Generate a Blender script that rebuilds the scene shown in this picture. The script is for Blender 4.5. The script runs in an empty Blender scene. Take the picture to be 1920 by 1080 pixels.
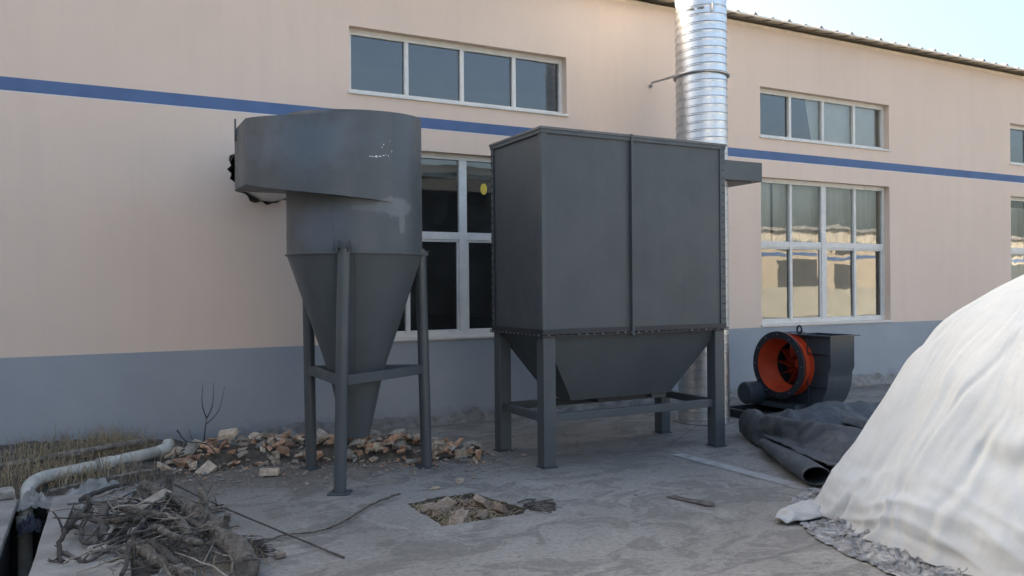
import bpy, bmesh, math, random
from mathutils import Vector, Matrix, Euler, noise
from mathutils.geometry import delaunay_2d_cdt
R = math.radians
PI = math.pi
random.seed(7)
S = bpy.context.scene
COL = S.collection

# ------------------------------------------------------------------ camera
cam_d = bpy.data.cameras.new('camera')
cam = bpy.data.objects.new('camera', cam_d)
COL.objects.link(cam)
cam_d.sensor_width = 36.0
cam_d.lens = 1504.5 / 1920 * 36.0
cam_d.clip_start = 0.05
cam_d.clip_end = 2000
YAW, PIT, ROL = R(27.618), R(0.0425), R(-0.467)
fw = Vector((math.sin(YAW) * math.cos(PIT), math.cos(YAW) * math.cos(PIT), math.sin(PIT)))
r0 = Vector((math.cos(YAW), -math.sin(YAW), 0))
u0 = r0.cross(fw)
rr = r0 * math.cos(ROL) + u0 * math.sin(ROL)
uu = -r0 * math.sin(ROL) + u0 * math.cos(ROL)
M3 = Matrix((rr, uu, -fw)).transposed()
cam.matrix_world = Matrix.Translation((0, 0, 1.6)) @ M3.to_4x4()
S.camera = cam

# ------------------------------------------------------------------ sky, sun, exposure
SUN_AZ = R(-33)      # measured from +Y towards +X (behind the building, to the left)
SUN_EL = R(25)
w = bpy.data.worlds.new('World')
S.world = w
w.use_nodes = True
nt = w.node_tree
bg = nt.nodes['Background']
sky = nt.nodes.new('ShaderNodeTexSky')
sky.sky_type = 'NISHITA'
sky.sun_disc = False
sky.sun_elevation = SUN_EL
sky.sun_rotation = SUN_AZ
sky.air_density = 1.0
sky.dust_density = 8.0
sky.ozone_density = 1.0
nt.links.new(sky.outputs[0], bg.inputs[0])
bg.inputs[1].default_value = 0.12
sun_d = bpy.data.lights.new('sun', 'SUN')
sun_d.energy = 5.0
sun_d.angle = R(0.5)
sun_d.color = (1.0, 0.93, 0.84)
sun = bpy.data.objects.new('sun', sun_d)
COL.objects.link(sun)
sd = Vector((math.sin(SUN_AZ) * math.cos(SUN_EL), math.cos(SUN_AZ) * math.cos(SUN_EL), math.sin(SUN_EL)))
sun.rotation_euler = (-sd).to_track_quat('-Z', 'Y').to_euler()
S.view_settings.view_transform = 'Standard'
S.view_settings.look = 'None'
S.view_settings.gamma = 1
S.view_settings.use_curve_mapping = False
S.view_settings.exposure = 2.27

# ------------------------------------------------------------------ material helpers
class NT:
    def __init__(s, name):
        s.m = bpy.data.materials.new(name)
        s.m.use_nodes = True
        s.t = s.m.node_tree
        s.n = s.t.nodes
        s.p = s.n['Principled BSDF']
        s.out = s.n['Material Output']
        s._tc = None
    def link(s, a, b): s.t.links.new(a, b)
    def tc(s, kind='Object'):
        if s._tc is None: s._tc = s.n.new('ShaderNodeTexCoord')
        return s._tc.outputs[kind]
    def geo(s): return s.n.new('ShaderNodeNewGeometry').outputs['Position']
    def mapping(s, vec, scale=(1, 1, 1), loc=(0, 0, 0), rot=(0, 0, 0)):
        m = s.n.new('ShaderNodeMapping')
        m.inputs['Scale'].default_value = scale
        m.inputs['Location'].default_value = loc
        m.inputs['Rotation'].default_value = rot
        s.link(vec, m.inputs[0]); return m.outputs[0]
    def noise(s, vec, scale=5, detail=4, rough=0.55, dist=0.0):
        t = s.n.new('ShaderNodeTexNoise')
        t.inputs['Scale'].default_value = scale
        t.inputs['Detail'].default_value = detail
        t.inputs['Roughness'].default_value = rough
        t.inputs['Distortion'].default_value = dist
        s.link(vec, t.inputs['Vector']); return t.outputs['Fac']
    def ramp(s, fac, stops):
        r = s.n.new('ShaderNodeValToRGB')
        el = r.color_ramp.elements
        while len(el) < len(stops): el.new(0.5)
        for e, (p, c) in zip(el, stops):
            e.position = p
            e.color = (c, c, c, 1) if not hasattr(c, '__len__') else (c[0], c[1], c[2], 1)
        s.link(fac, r.inputs[0]); return r.outputs[0]
    def mix(s, fac, a, b, mode='MIX'):
        x = s.n.new('ShaderNodeMix')
        x.data_type = 'RGBA'; x.blend_type = mode
        for v, i in ((fac, 0), (a, 6), (b, 7)):
            if hasattr(v, 'is_linked'): s.link(v, x.inputs[i])
            elif i == 0: x.inputs[0].default_value = v
            else: x.inputs[i].default_value = (v[0], v[1], v[2], 1)
        return x.outputs[2]
    def math(s, op, a, b=None, clamp=False):
        m = s.n.new('ShaderNodeMath'); m.operation = op; m.use_clamp = clamp
        for v, i in ((a, 0), (b, 1)):
            if v is None: continue
            if hasattr(v, 'is_linked'): s.link(v, m.inputs[i])
            else: m.inputs[i].default_value = v
        return m.outputs[0]
    def bump(s, h, strength=0.3, dist=0.01):
        b = s.n.new('ShaderNodeBump')
        b.inputs['Strength'].default_value = strength
        b.inputs['Distance'].default_value = dist
        s.link(h, b.inputs['Height'])
        s.link(b.outputs[0], s.p.inputs['Normal'])
    def color(s, c):
        if hasattr(c, 'is_linked'): s.link(c, s.p.inputs['Base Color'])
        else: s.p.inputs['Base Color'].default_value = (c[0], c[1], c[2], 1)
    def rough(s, c):
        if hasattr(c, 'is_linked'): s.link(c, s.p.inputs['Roughness'])
        else: s.p.inputs['Roughness'].default_value = c
    def rand(s):
        return s.n.new('ShaderNodeObjectInfo').outputs['Random']

def mul(c, k): return tuple(v * k for v in c)

def simple(name, base, rough=0.6, var=0.15, scale=6, bump=0.15, bscale=40, metal=0.0, spec=0.5, world=True, rnd=0.0, bdist=0.01):
    a = NT(name)
    v = a.geo() if world else a.tc()
    f = a.ramp(a.noise(v, scale, 5, 0.6), [(0.3, mul(base, 1 - var)), (0.7, mul(base, 1 + var))])
    if rnd:
        f = a.mix(1.0, f, a.ramp(a.rand(), [(0, 1 - rnd), (1, 1 + rnd)]), 'MULTIPLY')
    a.color(f); a.rough(rough)
    a.p.inputs['Metallic'].default_value = metal
    a.p.inputs['Specular IOR Level'].default_value = spec
    if bump: a.bump(a.noise(v, bscale, 4, 0.6), bump, bdist)
    return a.m

MAT = {}
# plaster
a = NT('plaster_cream'); g = a.geo()
base = a.ramp(a.noise(g, 0.7, 6, 0.6), [(0.25, (0.715, 0.565, 0.45)), (0.75, (0.76, 0.61, 0.49))])
strk = a.noise(a.mapping(g, (3.0, 1, 0.18)), 1.6, 5, 0.6)
base = a.mix(a.ramp(strk, [(0.48, 0.0), (0.8, 0.13)]), base, (0.46, 0.39, 0.335))
base = a.mix(a.ramp(a.noise(a.mapping(g, (1, 1, .5)), 0.45, 8, 0.7, 0.8), [(0.5, 0.0), (0.75, 0.2)]), base, (0.52, 0.43, 0.35))
base = a.mix(a.ramp(a.noise(g, 9, 6, 0.7), [(0.62, 0.0), (0.78, 0.16)]), base, (0.42, 0.37, 0.33))
a.color(base); a.rough(0.85); a.p.inputs['Specular IOR Level'].default_value = 0.25
a.bump(a.noise(g, 55, 4, 0.65), 0.12, 0.006); MAT['plaster'] = a.m
a = NT('plinth_paint'); g = a.geo()
base = a.ramp(a.noise(g, 1.1, 6, 0.62), [(0.25, (0.295, 0.318, 0.335)), (0.75, (0.355, 0.378, 0.393))])
sep = a.n.new('ShaderNodeSeparateXYZ'); a.link(g, sep.inputs[0])
zz = a.math('ADD', sep.outputs[2], a.math('MULTIPLY', a.math('SUBTRACT', a.noise(g, 3.5, 6, 0.7), 0.5), 0.55))
base = a.mix(a.ramp(zz, [(0.0, 0.6), (0.2, 0.0)]), base, (0.17, 0.165, 0.155))
base = a.mix(a.ramp(a.noise(a.mapping(g, (2, 1, 0.6)), 14, 6, 0.75), [(0.66, 0.0), (0.74, 0.5)]), base, (0.11, 0.12, 0.13))
a.color(base); a.rough(0.8); a.p.inputs['Specular IOR Level'].default_value = 0.3
a.bump(a.noise(g, 45, 5, 0.65), 0.18, 0.008); MAT['plinth'] = a.m
MAT['footing'] = simple('footing_concrete', (0.24, 0.235, 0.22), 0.9, 0.35, 7, 0.6, 30, bdist=0.02)
MAT['stripe'] = simple('blue_paint', (0.095, 0.155, 0.285), 0.7, 0.10, 3, 0.1, 55, spec=0.3)
MAT['stripe_edge'] = simple('white_paint_edge', (0.72, 0.68, 0.66), 0.8, 0.06, 3, 0.1, 55, spec=0.3)
MAT['broken'] = simple('broken_masonry', (0.27, 0.24, 0.21), 0.95, 0.5, 22, 0.9, 45, bdist=0.03)
MAT['roof'] = simple('roof_sheet', (0.82, 0.72, 0.57), 0.55, 0.15, 5, 0.05, 30)
MAT['rib'] = simple('roof_rib', (0.22, 0.20, 0.19), 0.55, 0.2, 5, 0.05, 30)
MAT['pvc'] = simple('white_window_frame', (0.66, 0.65, 0.60), 0.4, 0.08, 8, 0.05, 60)
MAT['interior'] = simple('dim_interior', (0.10, 0.10, 0.095), 0.9, 0.2, 1, 0)
MAT['curtain'] = simple('pale_blind', (0.62, 0.60, 0.53), 0.85, 0.08, 2, 0)
MAT['bar_in'] = simple('grey_bar', (0.34, 0.35, 0.34), 0.8, 0.08, 2, 0)
# glass
a = NT('window_glass')
a.n.remove(a.p)
tr = a.n.new('ShaderNodeBsdfTransparent'); tr.inputs[0].default_value = (0.74, 0.78, 0.77, 1)
gl = a.n.new('ShaderNodeBsdfGlossy'); gl.inputs['Roughness'].default_value = 0.012
gl.inputs[0].default_value = (0.95, 0.97, 0.97, 1)
fr = a.n.new('ShaderNodeFresnel'); fr.inputs[0].default_value = 1.5
b = a.n.new('ShaderNodeBump'); b.inputs['Strength'].default_value = 0.05; b.inputs['Distance'].default_value = 0.02
a.link(a.noise(a.geo(), 2.2, 2, 0.5), b.inputs['Height']); a.link(b.outputs[0], gl.inputs['Normal'])
mx = a.n.new('ShaderNodeMixShader')
a.link(a.math('ADD', a.math('MULTIPLY', fr.outputs[0], 1.9), 0.03, True), mx.inputs[0])
a.link(tr.outputs[0], mx.inputs[1]); a.link(gl.outputs[0], mx.inputs[2])
# dust film on the pane
df = a.n.new('ShaderNodeBsdfDiffuse'); df.inputs[0].default_value = (0.55, 0.55, 0.52, 1)
m2 = a.n.new('ShaderNodeMixShader')
a.link(a.ramp(a.noise(a.geo(), 3.5, 6, 0.7), [(0.4, 0.012), (0.8, 0.07)]), m2.inputs[0])
a.link(mx.outputs[0], m2.inputs[1]); a.link(df.outputs[0], m2.inputs[2])
a.link(m2.outputs[0], a.out.inputs[0]); MAT['glass'] = a.m

# concrete yard
a = NT('yard_concrete'); g = a.geo()
big = a.noise(g, 0.55, 7, 0.62, 0.4)
c = a.ramp(big, [(0.3, (0.20, 0.187, 0.161)), (0.5, (0.262, 0.247, 0.216)), (0.72, (0.33, 0.313, 0.276))])
c = a.mix(a.ramp(a.noise(a.mapping(g, (1.0, 1.6, 1)), 1.7, 8, 0.68, 0.8), [(0.50, 0.0), (0.55, 0.6), (0.66, 0.15)]), c, (0.12, 0.112, 0.097))
c = a.mix(a.ramp(a.noise(a.mapping(g, (1.3, 1, 1), (4, 2, 0)), 2.3, 9, 0.7, 1.2), [(0.55, 0.0), (0.64, 0.5), (0.78, 0.2)]), c, (0.37, 0.352, 0.312))
c = a.mix(a.ramp(a.noise(g, 28, 6, 0.75), [(0.36, 0.55), (0.55, 0.0)]), c, (0.115, 0.108, 0.095))
# brown dirt spread in front of the wall on the left
sep = a.n.new('ShaderNodeSeparateXYZ'); a.link(g, sep.inputs[0])
dx = a.math('SUBTRACT', sep.outputs[0], 1.3); dy = a.math('SUBTRACT', sep.outputs[1], 7.6)
d2 = a.math('ADD', a.math('MULTIPLY', a.math('MULTIPLY', dx, dx), 0.3), a.math('MULTIPLY', a.math('MULTIPLY', dy, dy), 0.55))
dirtm = a.math('ADD', d2, a.math('MULTIPLY', a.math('SUBTRACT', a.noise(g, 2.2, 8, 0.7), 0.5), 2.0))
c = a.mix(a.ramp(dirtm, [(0.1, 0.8), (0.8, 0.0)]), c, a.ramp(a.noise(g, 14, 6, 0.7), [(0.3, (0.085, 0.075, 0.06)), (0.7, (0.185, 0.165, 0.135))]))
vo = a.n.new('ShaderNodeTexVoronoi'); vo.feature = 'DISTANCE_TO_EDGE'; vo.inputs['Scale'].default_value = 0.23
off = a.n.new('ShaderNodeMix'); off.data_type = 'VECTOR'; off.inputs[0].default_value = 0.12
nz = a.n.new('ShaderNodeTexNoise'); nz.inputs['Scale'].default_value = 2.5; nz.inputs['Detail'].default_value = 6
a.link(g, nz.inputs['Vector']); a.link(g, off.inputs[4]); a.link(nz.outputs['Color'], off.inputs[5])
a.link(off.outputs[1], vo.inputs['Vector'])
crk = a.ramp(vo.outputs['Distance'], [(0.0, 0.35), (0.0025, 0.0)])
c = a.mix(crk, c, (0.05, 0.05, 0.05))
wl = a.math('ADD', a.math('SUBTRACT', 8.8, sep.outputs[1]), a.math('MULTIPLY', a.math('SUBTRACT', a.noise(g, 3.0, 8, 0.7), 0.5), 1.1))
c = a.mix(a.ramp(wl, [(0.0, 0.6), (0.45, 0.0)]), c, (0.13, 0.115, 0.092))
a.color(c)
a.rough(a.ramp(big, [(0.3, 0.62), (0.7, 0.85)])); a.p.inputs['Specular IOR Level'].default_value = 0.35
h = a.math('ADD', a.math('MULTIPLY', a.noise(g, 5, 8, 0.7), 1.0), a.math('MULTIPLY', a.noise(g, 60, 4, 0.7), 0.25))
a.bump(h, 0.35, 0.03); MAT['yard'] = a.m
MAT['slab'] = simple('slab_concrete', (0.27, 0.255, 0.225), 0.9, 0.3, 4, 0.4, 40, bdist=0.015)
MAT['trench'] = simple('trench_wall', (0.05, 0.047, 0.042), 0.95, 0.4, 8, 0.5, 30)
MAT['soil'] = simple('soil', (0.11, 0.095, 0.074), 0.95, 0.5, 10, 0.9, 35, bdist=0.03)
# worn painted line
a = NT('worn_line_paint'); g = a.geo()
a.color(a.ramp(a.noise(g, 8, 6, 0.7), [(0.3, (0.27, 0.265, 0.25)), (0.7, (0.40, 0.39, 0.37))])); a.rough(0.8)
a.link(a.ramp(a.noise(g, 6, 8, 0.75), [(0.25, 0.15), (0.45, 0.95)]), a.p.inputs['Alpha']); MAT['line'] = a.m
# dark steel paint
def steel(name, base, patch=None, rough=0.42):
    a = NT(name); g = a.geo()
    c = a.ramp(a.noise(g, 1.3, 6, 0.6, 0.6), [(0.3, mul(base, 0.86)), (0.7, mul(base, 1.12))])
    c = a.mix(a.ramp(a.noise(a.mapping(g, (4, 4, 0.35)), 2.2, 6, 0.65), [(0.45, 0.0), (0.8, 0.35)]), c, mul(base, 1.3))
    if patch: c = patch(a, g, c, base)
    a.color(c)
    a.rough(a.ramp(a.noise(g, 5, 6, 0.65), [(0.3, rough - 0.06), (0.7, rough + 0.14)]))
    a.p.inputs['Specular IOR Level'].default_value = 0.45
    h = a.math('ADD', a.noise(g, 3.0, 3, 0.5), a.math('MULTIPLY', a.noise(g, 70, 3, 0.6), 0.06))
    a.bump(h, 0.2, 0.025)
    return a.m
STEEL = (0.076, 0.087, 0.091)
def blob(a, g, c, cen, rad, amp, sc, col, k, edge=0.25):
    v = a.n.new('ShaderNodeVectorMath'); v.operation = 'SUBTRACT'; a.link(g, v.inputs[0]); v.inputs[1].default_value = cen
    v2 = a.n.new('ShaderNodeVectorMath'); v2.operation = 'DIVIDE'; a.link(v.outputs[0], v2.inputs[0]); v2.inputs[1].default_value = rad
    l = a.n.new('ShaderNodeVectorMath'); l.operation = 'LENGTH'; a.link(v2.outputs[0], l.inputs[0])
    d = a.math('ADD', l.outputs['Value'], a.math('MULTIPLY', a.math('SUBTRACT', a.noise(g, sc, 6, 0.7), 0.5), amp))
    return a.mix(a.ramp(d, [(1.0 - edge, k), (1.0, 0.0)]), c, col)
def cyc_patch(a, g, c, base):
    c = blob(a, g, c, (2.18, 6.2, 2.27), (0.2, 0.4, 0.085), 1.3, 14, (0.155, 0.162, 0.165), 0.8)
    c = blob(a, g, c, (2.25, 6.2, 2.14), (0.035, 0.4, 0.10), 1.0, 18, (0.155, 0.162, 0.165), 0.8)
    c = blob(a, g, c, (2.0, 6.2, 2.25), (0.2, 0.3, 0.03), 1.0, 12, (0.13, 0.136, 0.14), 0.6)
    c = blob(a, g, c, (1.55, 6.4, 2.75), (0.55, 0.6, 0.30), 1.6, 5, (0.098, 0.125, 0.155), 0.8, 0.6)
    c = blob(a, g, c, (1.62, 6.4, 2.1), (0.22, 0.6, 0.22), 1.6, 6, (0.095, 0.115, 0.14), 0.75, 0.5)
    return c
MAT['steel'] = steel('charcoal_paint', STEEL)
MAT['cyc'] = steel('charcoal_paint_cyclone', mul(STEEL, 1.0), cyc_patch)
MAT['leg'] = steel('charcoal_paint_leg', mul(STEEL, 0.95), rough=0.38)
MAT['panel'] = steel('charcoal_sheet_panel', (0.073, 0.083, 0.086), rough=0.45)
MAT['trim'] = simple('weathered_edge', (0.13, 0.13, 0.125), 0.5, 0.25, 8, 0.1, 40)
MAT['bolt'] = simple('zinc_bolt', (0.33, 0.33, 0.32), 0.35, 0.1, 8, 0, metal=0.8)
MAT['scuff'] = simple('bare_scratch', (0.75, 0.76, 0.75), 0.7, 0.1, 30, 0)
# galvanised duct
a = NT('galvanised_duct'); g = a.geo()
a.color(a.ramp(a.noise(g, 16, 5, 0.7), [(0.3, (0.60, 0.61, 0.61)), (0.7, (0.70, 0.71, 0.71))]))
a.p.inputs['Metallic'].default_value = 1.0
a.rough(a.ramp(a.noise(g, 7, 5, 0.65), [(0.3, 0.32), (0.7, 0.44)]))
a.bump(a.noise(a.mapping(g, (1, 1, 0.8)), 5, 3, 0.5), 0.02, 0.02); MAT['galv'] = a.m
MAT['seam'] = simple('duct_seam', (0.36, 0.37, 0.38), 0.4, 0.15, 9, 0, metal=0.9)
MAT['orange'] = simple('red_oxide_primer', (0.58, 0.075, 0.022), 0.5, 0.18, 8, 0.1, 40)
MAT['wheel'] = simple('red_oxide_blade', (0.48, 0.06, 0.02), 0.55, 0.2, 8, 0.1, 40)
MAT['fan'] = steel('fan_blue_grey', (0.05, 0.062, 0.072), rough=0.35)
MAT['black'] = simple('black_steel', (0.022, 0.025, 0.03), 0.45, 0.2, 8, 0.1, 40)
# rubber sheet
a = NT('rubber_sheet'); g = a.geo()
c = a.ramp(a.noise(g, 2.2, 7, 0.65, 0.5), [(0.3, (0.030, 0.038, 0.042)), (0.7, (0.062, 0.07, 0.075))])
c = a.mix(a.ramp(a.noise(g, 5, 8, 0.72, 1.0), [(0.46, 0.0), (0.68, 0.7)]), c, (0.135, 0.132, 0.122))
a.color(c); a.rough(0.6); a.bump(a.noise(g, 9, 6, 0.65), 0.25, 0.02); MAT['rubber'] = a.m
# white fabric
a = NT('white_fabric'); g = a.geo()
c = a.ramp(a.noise(g, 2.0, 7, 0.6, 0.4), [(0.3, (0.46, 0.485, 0.48)), (0.7, (0.54, 0.565, 0.56))])
c = a.mix(a.ramp(a.noise(a.mapping(g, (6, 6, 0.5)), 2.0, 8, 0.7), [(0.55, 0.0), (0.8, 0.35)]), c, (0.39, 0.41, 0.41))
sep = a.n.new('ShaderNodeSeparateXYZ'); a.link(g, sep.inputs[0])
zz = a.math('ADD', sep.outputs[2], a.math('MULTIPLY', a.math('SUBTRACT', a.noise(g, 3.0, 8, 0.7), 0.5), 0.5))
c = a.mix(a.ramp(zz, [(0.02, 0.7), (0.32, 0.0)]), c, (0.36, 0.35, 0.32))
a.color(c); a.rough(0.9); a.p.inputs['Specular IOR Level'].default_value = 0.15
h = a.math('ADD', a.math('MULTIPLY', a.noise(a.mapping(g, (5, 5, 0.8)), 2.2, 3, 0.5), 1.0), a.math('MULTIPLY', a.noise(g, 90, 3, 0.6), 0.02))
a.bump(h, 0.22, 0.04); MAT['fabric'] = a.m
a = NT('dirty_film'); g = a.geo()
a.color(a.ramp(a.noise(g, 9, 7, 0.7), [(0.35, (0.07, 0.07, 0.066)), (0.62, (0.36, 0.355, 0.34))]))
a.rough(0.28); a.p.inputs['Specular IOR Level'].default_value = 0.6
a.bump(a.noise(g, 30, 4, 0.6, 0.6), 0.3, 0.02); MAT['film'] = a.m
MAT['brown'] = simple('brown_board', (0.10, 0.055, 0.035), 0.8, 0.3, 8, 0.2, 40)
MAT['brick_or'] = simple('brick_orange', (0.42, 0.26, 0.165), 0.92, 0.4, 18, 0.7, 45, world=False, rnd=0.35, bdist=0.02)
MAT['brick_pale'] = simple('brick_pale', (0.44, 0.36, 0.265), 0.92, 0.35, 18, 0.7, 45, world=False, rnd=0.3, bdist=0.02)
MAT['brick_grey'] = simple('mortar_grey', (0.32, 0.295, 0.25), 0.92, 0.35, 18, 0.7, 45, world=False, rnd=0.3, bdist=0.02)
MAT['brick_old'] = simple('brick_dusty', (0.26, 0.20, 0.15), 0.92, 0.4, 18, 0.7, 45, world=False, rnd=0.25, bdist=0.02)
MAT['bark'] = simple('dry_bark', (0.21, 0.185, 0.15), 0.9, 0.6, 22, 1.0, 60, rnd=0.35, bdist=0.05)
MAT['bark_dk'] = simple('dark_bark', (0.085, 0.074, 0.062), 0.9, 0.5, 16, 0.8, 50, rnd=0.35, bdist=0.02)
MAT['wood_pale'] = simple('split_wood', (0.31, 0.27, 0.215), 0.8, 0.25, 12, 0.5, 50, rnd=0.15, bdist=0.015)
MAT['straw'] = simple('dry_grass', (0.36, 0.285, 0.175), 0.85, 0.35, 30, 0, rnd=0.1)
MAT['drain'] = simple('old_plastic_pipe', (0.46, 0.455, 0.40), 0.5, 0.28, 10, 0.2, 40)
MAT['cloth_dk'] = simple('dark_rag', (0.035, 0.036, 0.05), 0.9, 0.4, 12, 0.5, 30)
MAT['cloth_gr'] = simple('grey_rag', (0.27, 0.26, 0.235), 0.8, 0.35, 12, 0.5, 30)
MAT['yellow'] = simple('yellow_sticker', (0.72, 0.52, 0.06), 0.6, 0.1, 12, 0)
MAT['pink'] = simple('far_plaster', (0.40, 0.35, 0.28), 0.85, 0.08, 0.5, 0)
MAT['far_dark'] = simple('far_window', (0.10, 0.105, 0.105), 0.3, 0.1, 1, 0)
MAT['far_dark_block'] = simple('dark_block_surface', (0.014, 0.017, 0.02), 0.8, 0.2, 1, 0)
MAT['bounce_apron'] = simple('pale_bounce_surface', (0.30, 0.29, 0.265), 0.9, 0.12, 0.6, 0)
MAT['far_white'] = simple('far_whitewash', (0.34, 0.33, 0.28), 0.85, 0.1, 1, 0)

# ------------------------------------------------------------------ mesh helpers
class MB:
    def __init__(s): s.v = []; s.f = []; s.smooth = False
    def add(s, vs, fs):
        o = len(s.v); s.v += [tuple(v) for v in vs]; s.f += [tuple(i + o for i in f) for f in fs]; return s
    def box(s, x0, x1, y0, y1, z0, z1):
        return s.add([(x0,y0,z0),(x1,y0,z0),(x1,y1,z0),(x0,y1,z0),(x0,y0,z1),(x1,y0,z1),(x1,y1,z1),(x0,y1,z1)],
                     [(3,2,1,0),(4,5,6,7),(0,1,5,4),(1,2,6,5),(2,3,7,6),(3,0,4,7)])
    def beam(s, p, q, w, h, up=(0,0,1)):
        p = Vector(p); q = Vector(q); d = (q - p).normalized(); u = Vector(up)
        x = d.cross(u).normalized(); u = x.cross(d)
        vs = []
        for e in (p, q):
            for a_, b_ in ((-1,-1),(1,-1),(1,1),(-1,1)): vs.append(e + x * a_ * w / 2 + u * b_ * h / 2)
        return s.add(vs, [(0,1,2,3),(7,6,5,4),(1,0,4,5),(2,1,5,6),(3,2,6,7),(0,3,7,4)])
    def tube(s, pts, rad, n=8, cap=True, jit=0.0):
        pts = [Vector(p) for p in pts]
        if not hasattr(rad, '__len__'): rad = [rad] * len(pts)
        vs = []; x = None
        for i, p in enumerate(pts):
            d = (pts[min(i+1, len(pts)-1)] - pts[max(i-1, 0)]).normalized()
            if x is None: x = d.orthogonal().normalized()
            else: x = (x - d * x.dot(d)).normalized()
            y = d.cross(x)
            for k in range(n):
                t = 2 * PI * k / n; r = rad[i] * (1 + (random.uniform(-jit, jit) if jit else 0))
                vs.append(p + x * math.cos(t) * r + y * math.sin(t) * r)
        fs = []
        for i in range(len(pts) - 1):
            for k in range(n):
                k2 = (k + 1) % n
                fs.append((i*n+k, i*n+k2, (i+1)*n+k2, (i+1)*n+k))
        if cap: fs.append(tuple(range(n-1, -1, -1))); fs.append(tuple((len(pts)-1)*n + k for k in range(n)))
        return s.add(vs, fs)
    def lathe(s, prof, cen=(0,0,0), n=64, ax='Z'):
        vs = []; fs = []
        for r, z in prof:
            for k in range(n):
                t = 2 * PI * k / n
                if ax == 'Z': vs.append((cen[0] + r*math.cos(t), cen[1] + r*math.sin(t), cen[2] + z))
                else: vs.append((cen[0] + z, cen[1] + r*math.cos(t), cen[2] + r*math.sin(t)))
        for i in range(len(prof) - 1):
            for k in range(n):
                k2 = (k+1) % n; fs.append((i*n+k, i*n+k2, (i+1)*n+k2, (i+1)*n+k))
        return s.add(vs, fs)
    def grid(s, fn, nu, nv, wrap=False):
        vs = [fn(i / (nu if wrap else nu - 1), j / (nv - 1)) for j in range(nv) for i in range(nu)]
        fs = []
        for j in range(nv - 1):
            for i in range(nu if wrap else nu - 1):
                i2 = (i + 1) % nu
                fs.append((j*nu+i, j*nu+i2, (j+1)*nu+i2, (j+1)*nu+i))
        return s.add(vs, fs)
    def build(s, name, mat, parent=None, smooth=False, bevel=0.0, angle=35, loc=None, solid=0.0, recalc=True):
        me = bpy.data.meshes.new(name)
        org = Vector(loc) if loc else Vector((0,0,0))
        me.from_pydata([tuple(Vector(v) - org) for v in s.v], [], s.f)
        bm = bmesh.new(); bm.from_mesh(me)
        if recalc: bmesh.ops.recalc_face_normals(bm, faces=bm.faces[:])
        if bevel:
            ed = [e for e in bm.edges if len(e.link_faces) == 2 and e.calc_face_angle(0) > R(40)]
            bmesh.ops.bevel(bm, geom=ed, offset=bevel, segments=2, profile=0.6, affect='EDGES', clamp_overlap=True)
        bm.to_mesh(me); bm.free()
        if smooth:
            me.polygons.foreach_set('use_smooth', [True] * len(me.polygons))
            try: me.set_sharp_from_angle(angle=R(angle))
            except Exception: pass
        o = bpy.data.objects.new(name, me); COL.objects.link(o); me.materials.append(MAT[mat] if isinstance(mat, str) else mat)
        o.location = org
        if parent: adopt(o, parent)
        if solid:
            md = o.modifiers.new('solid', 'SOLIDIFY'); md.thickness = solid; md.offset = 0
        return o

def world_loc(o):
    p = Vector(o.location)
    while o.parent: o = o.parent; p += Vector(o.location)
    return p
def adopt(o, parent):
    o.location = Vector(o.location) - world_loc(parent)
    o.parent = parent
def tag(o, label=None, cat=None, group=None, kind=None):
    if label: o['label'] = label
    if cat: o['category'] = cat
    if group: o['group'] = group
    if kind: o['kind'] = kind
    return o
def empty(name, loc, label, cat, group=None):
    o = bpy.data.objects.new(name, None); COL.objects.link(o); o.location = loc; o.empty_display_size = 0.2
    return tag(o, label, cat, group)

def plate(outline, holes, keep=None):
    """triangulate a polygon with holes -> 2D verts, faces, (input loops)"""
    vs = []; es = []
    for lp in [outline] + holes:
        o = len(vs); vs += [Vector((p[0], p[1])) for p in lp]
        es += [(o + i, o + (i + 1) % len(lp)) for i in range(len(lp))]
    if keep: vs += [Vector(p) for p in keep]
    ov, oe, of, *_ = delaunay_2d_cdt(vs, es, [], 0, 1e-5)
    def inside(p, lp):
        c = False; n = len(lp); j = n - 1
        for i in range(n):
            xi, yi = lp[i][:2]; xj, yj = lp[j][:2]
            if (yi > p[1]) != (yj > p[1]) and p[0] < (xj - xi) * (p[1] - yi) / (yj - yi) + xi: c = not c
            j = i
        return c
    fs = []
    for f in of:
        m = sum((ov[i] for i in f), Vector((0, 0))) / len(f)
        if inside(m, outline) and not any(inside(m, h) for h in holes): fs.append(f)
    return [tuple(v) for v in ov], fs

# ================================================================== SETTING
# ---- ground with a trench and a pit left open
TRX0, TRX1, TRY0, TRY1 = -0.55, -0.27, 1.5, 7.15
pit = [(2.085, 5.02), (2.70, 5.03), (2.79, 5.12), (2.62, 5.72), (2.30, 5.74), (2.07, 5.67)]
def rough_loop(lp, step, amp, seed):
    rnd = random.Random(seed); out = []
    for i in range(len(lp)):
        p = Vector(lp[i]); q = Vector(lp[(i + 1) % len(lp)]); n = max(1, int((q - p).length / step))
        for k in range(n):
            t = p.lerp(q, k / n); out.append((t.x + rnd.uniform(-amp, amp), t.y + rnd.uniform(-amp, amp)))
    return out
pitr = rough_loop(pit, 0.045, 0.014, 3)
trr = [(TRX0, TRY0), (TRX1, TRY0), (TRX1, TRY1), (TRX0, TRY1)]
gv, gf = plate([(-300, -300), (300, -300), (300, 300), (-300, 300)], [pitr, trr])
m = MB(); m.add([(x, y, 0) for x, y in gv], gf)
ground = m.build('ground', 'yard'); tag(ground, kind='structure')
m = MB()
for i in range(len(pitr)):
    p = pitr[i]; q = pitr[(i + 1) % len(pitr)]
    m.add([(p[0], p[1], 0), (q[0], q[1], 0), (q[0], q[1], -0.16), (p[0], p[1], -0.16)], [(0, 1, 2, 3)])
m.add([(1.95, 4.9, -0.085), (2.9, 4.9, -0.085), (2.9, 5.85, -0.085), (1.95, 5.85, -0.085)], [(0, 1, 2, 3)])
tag(m.build('pit_lining', 'soil', ground))
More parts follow.
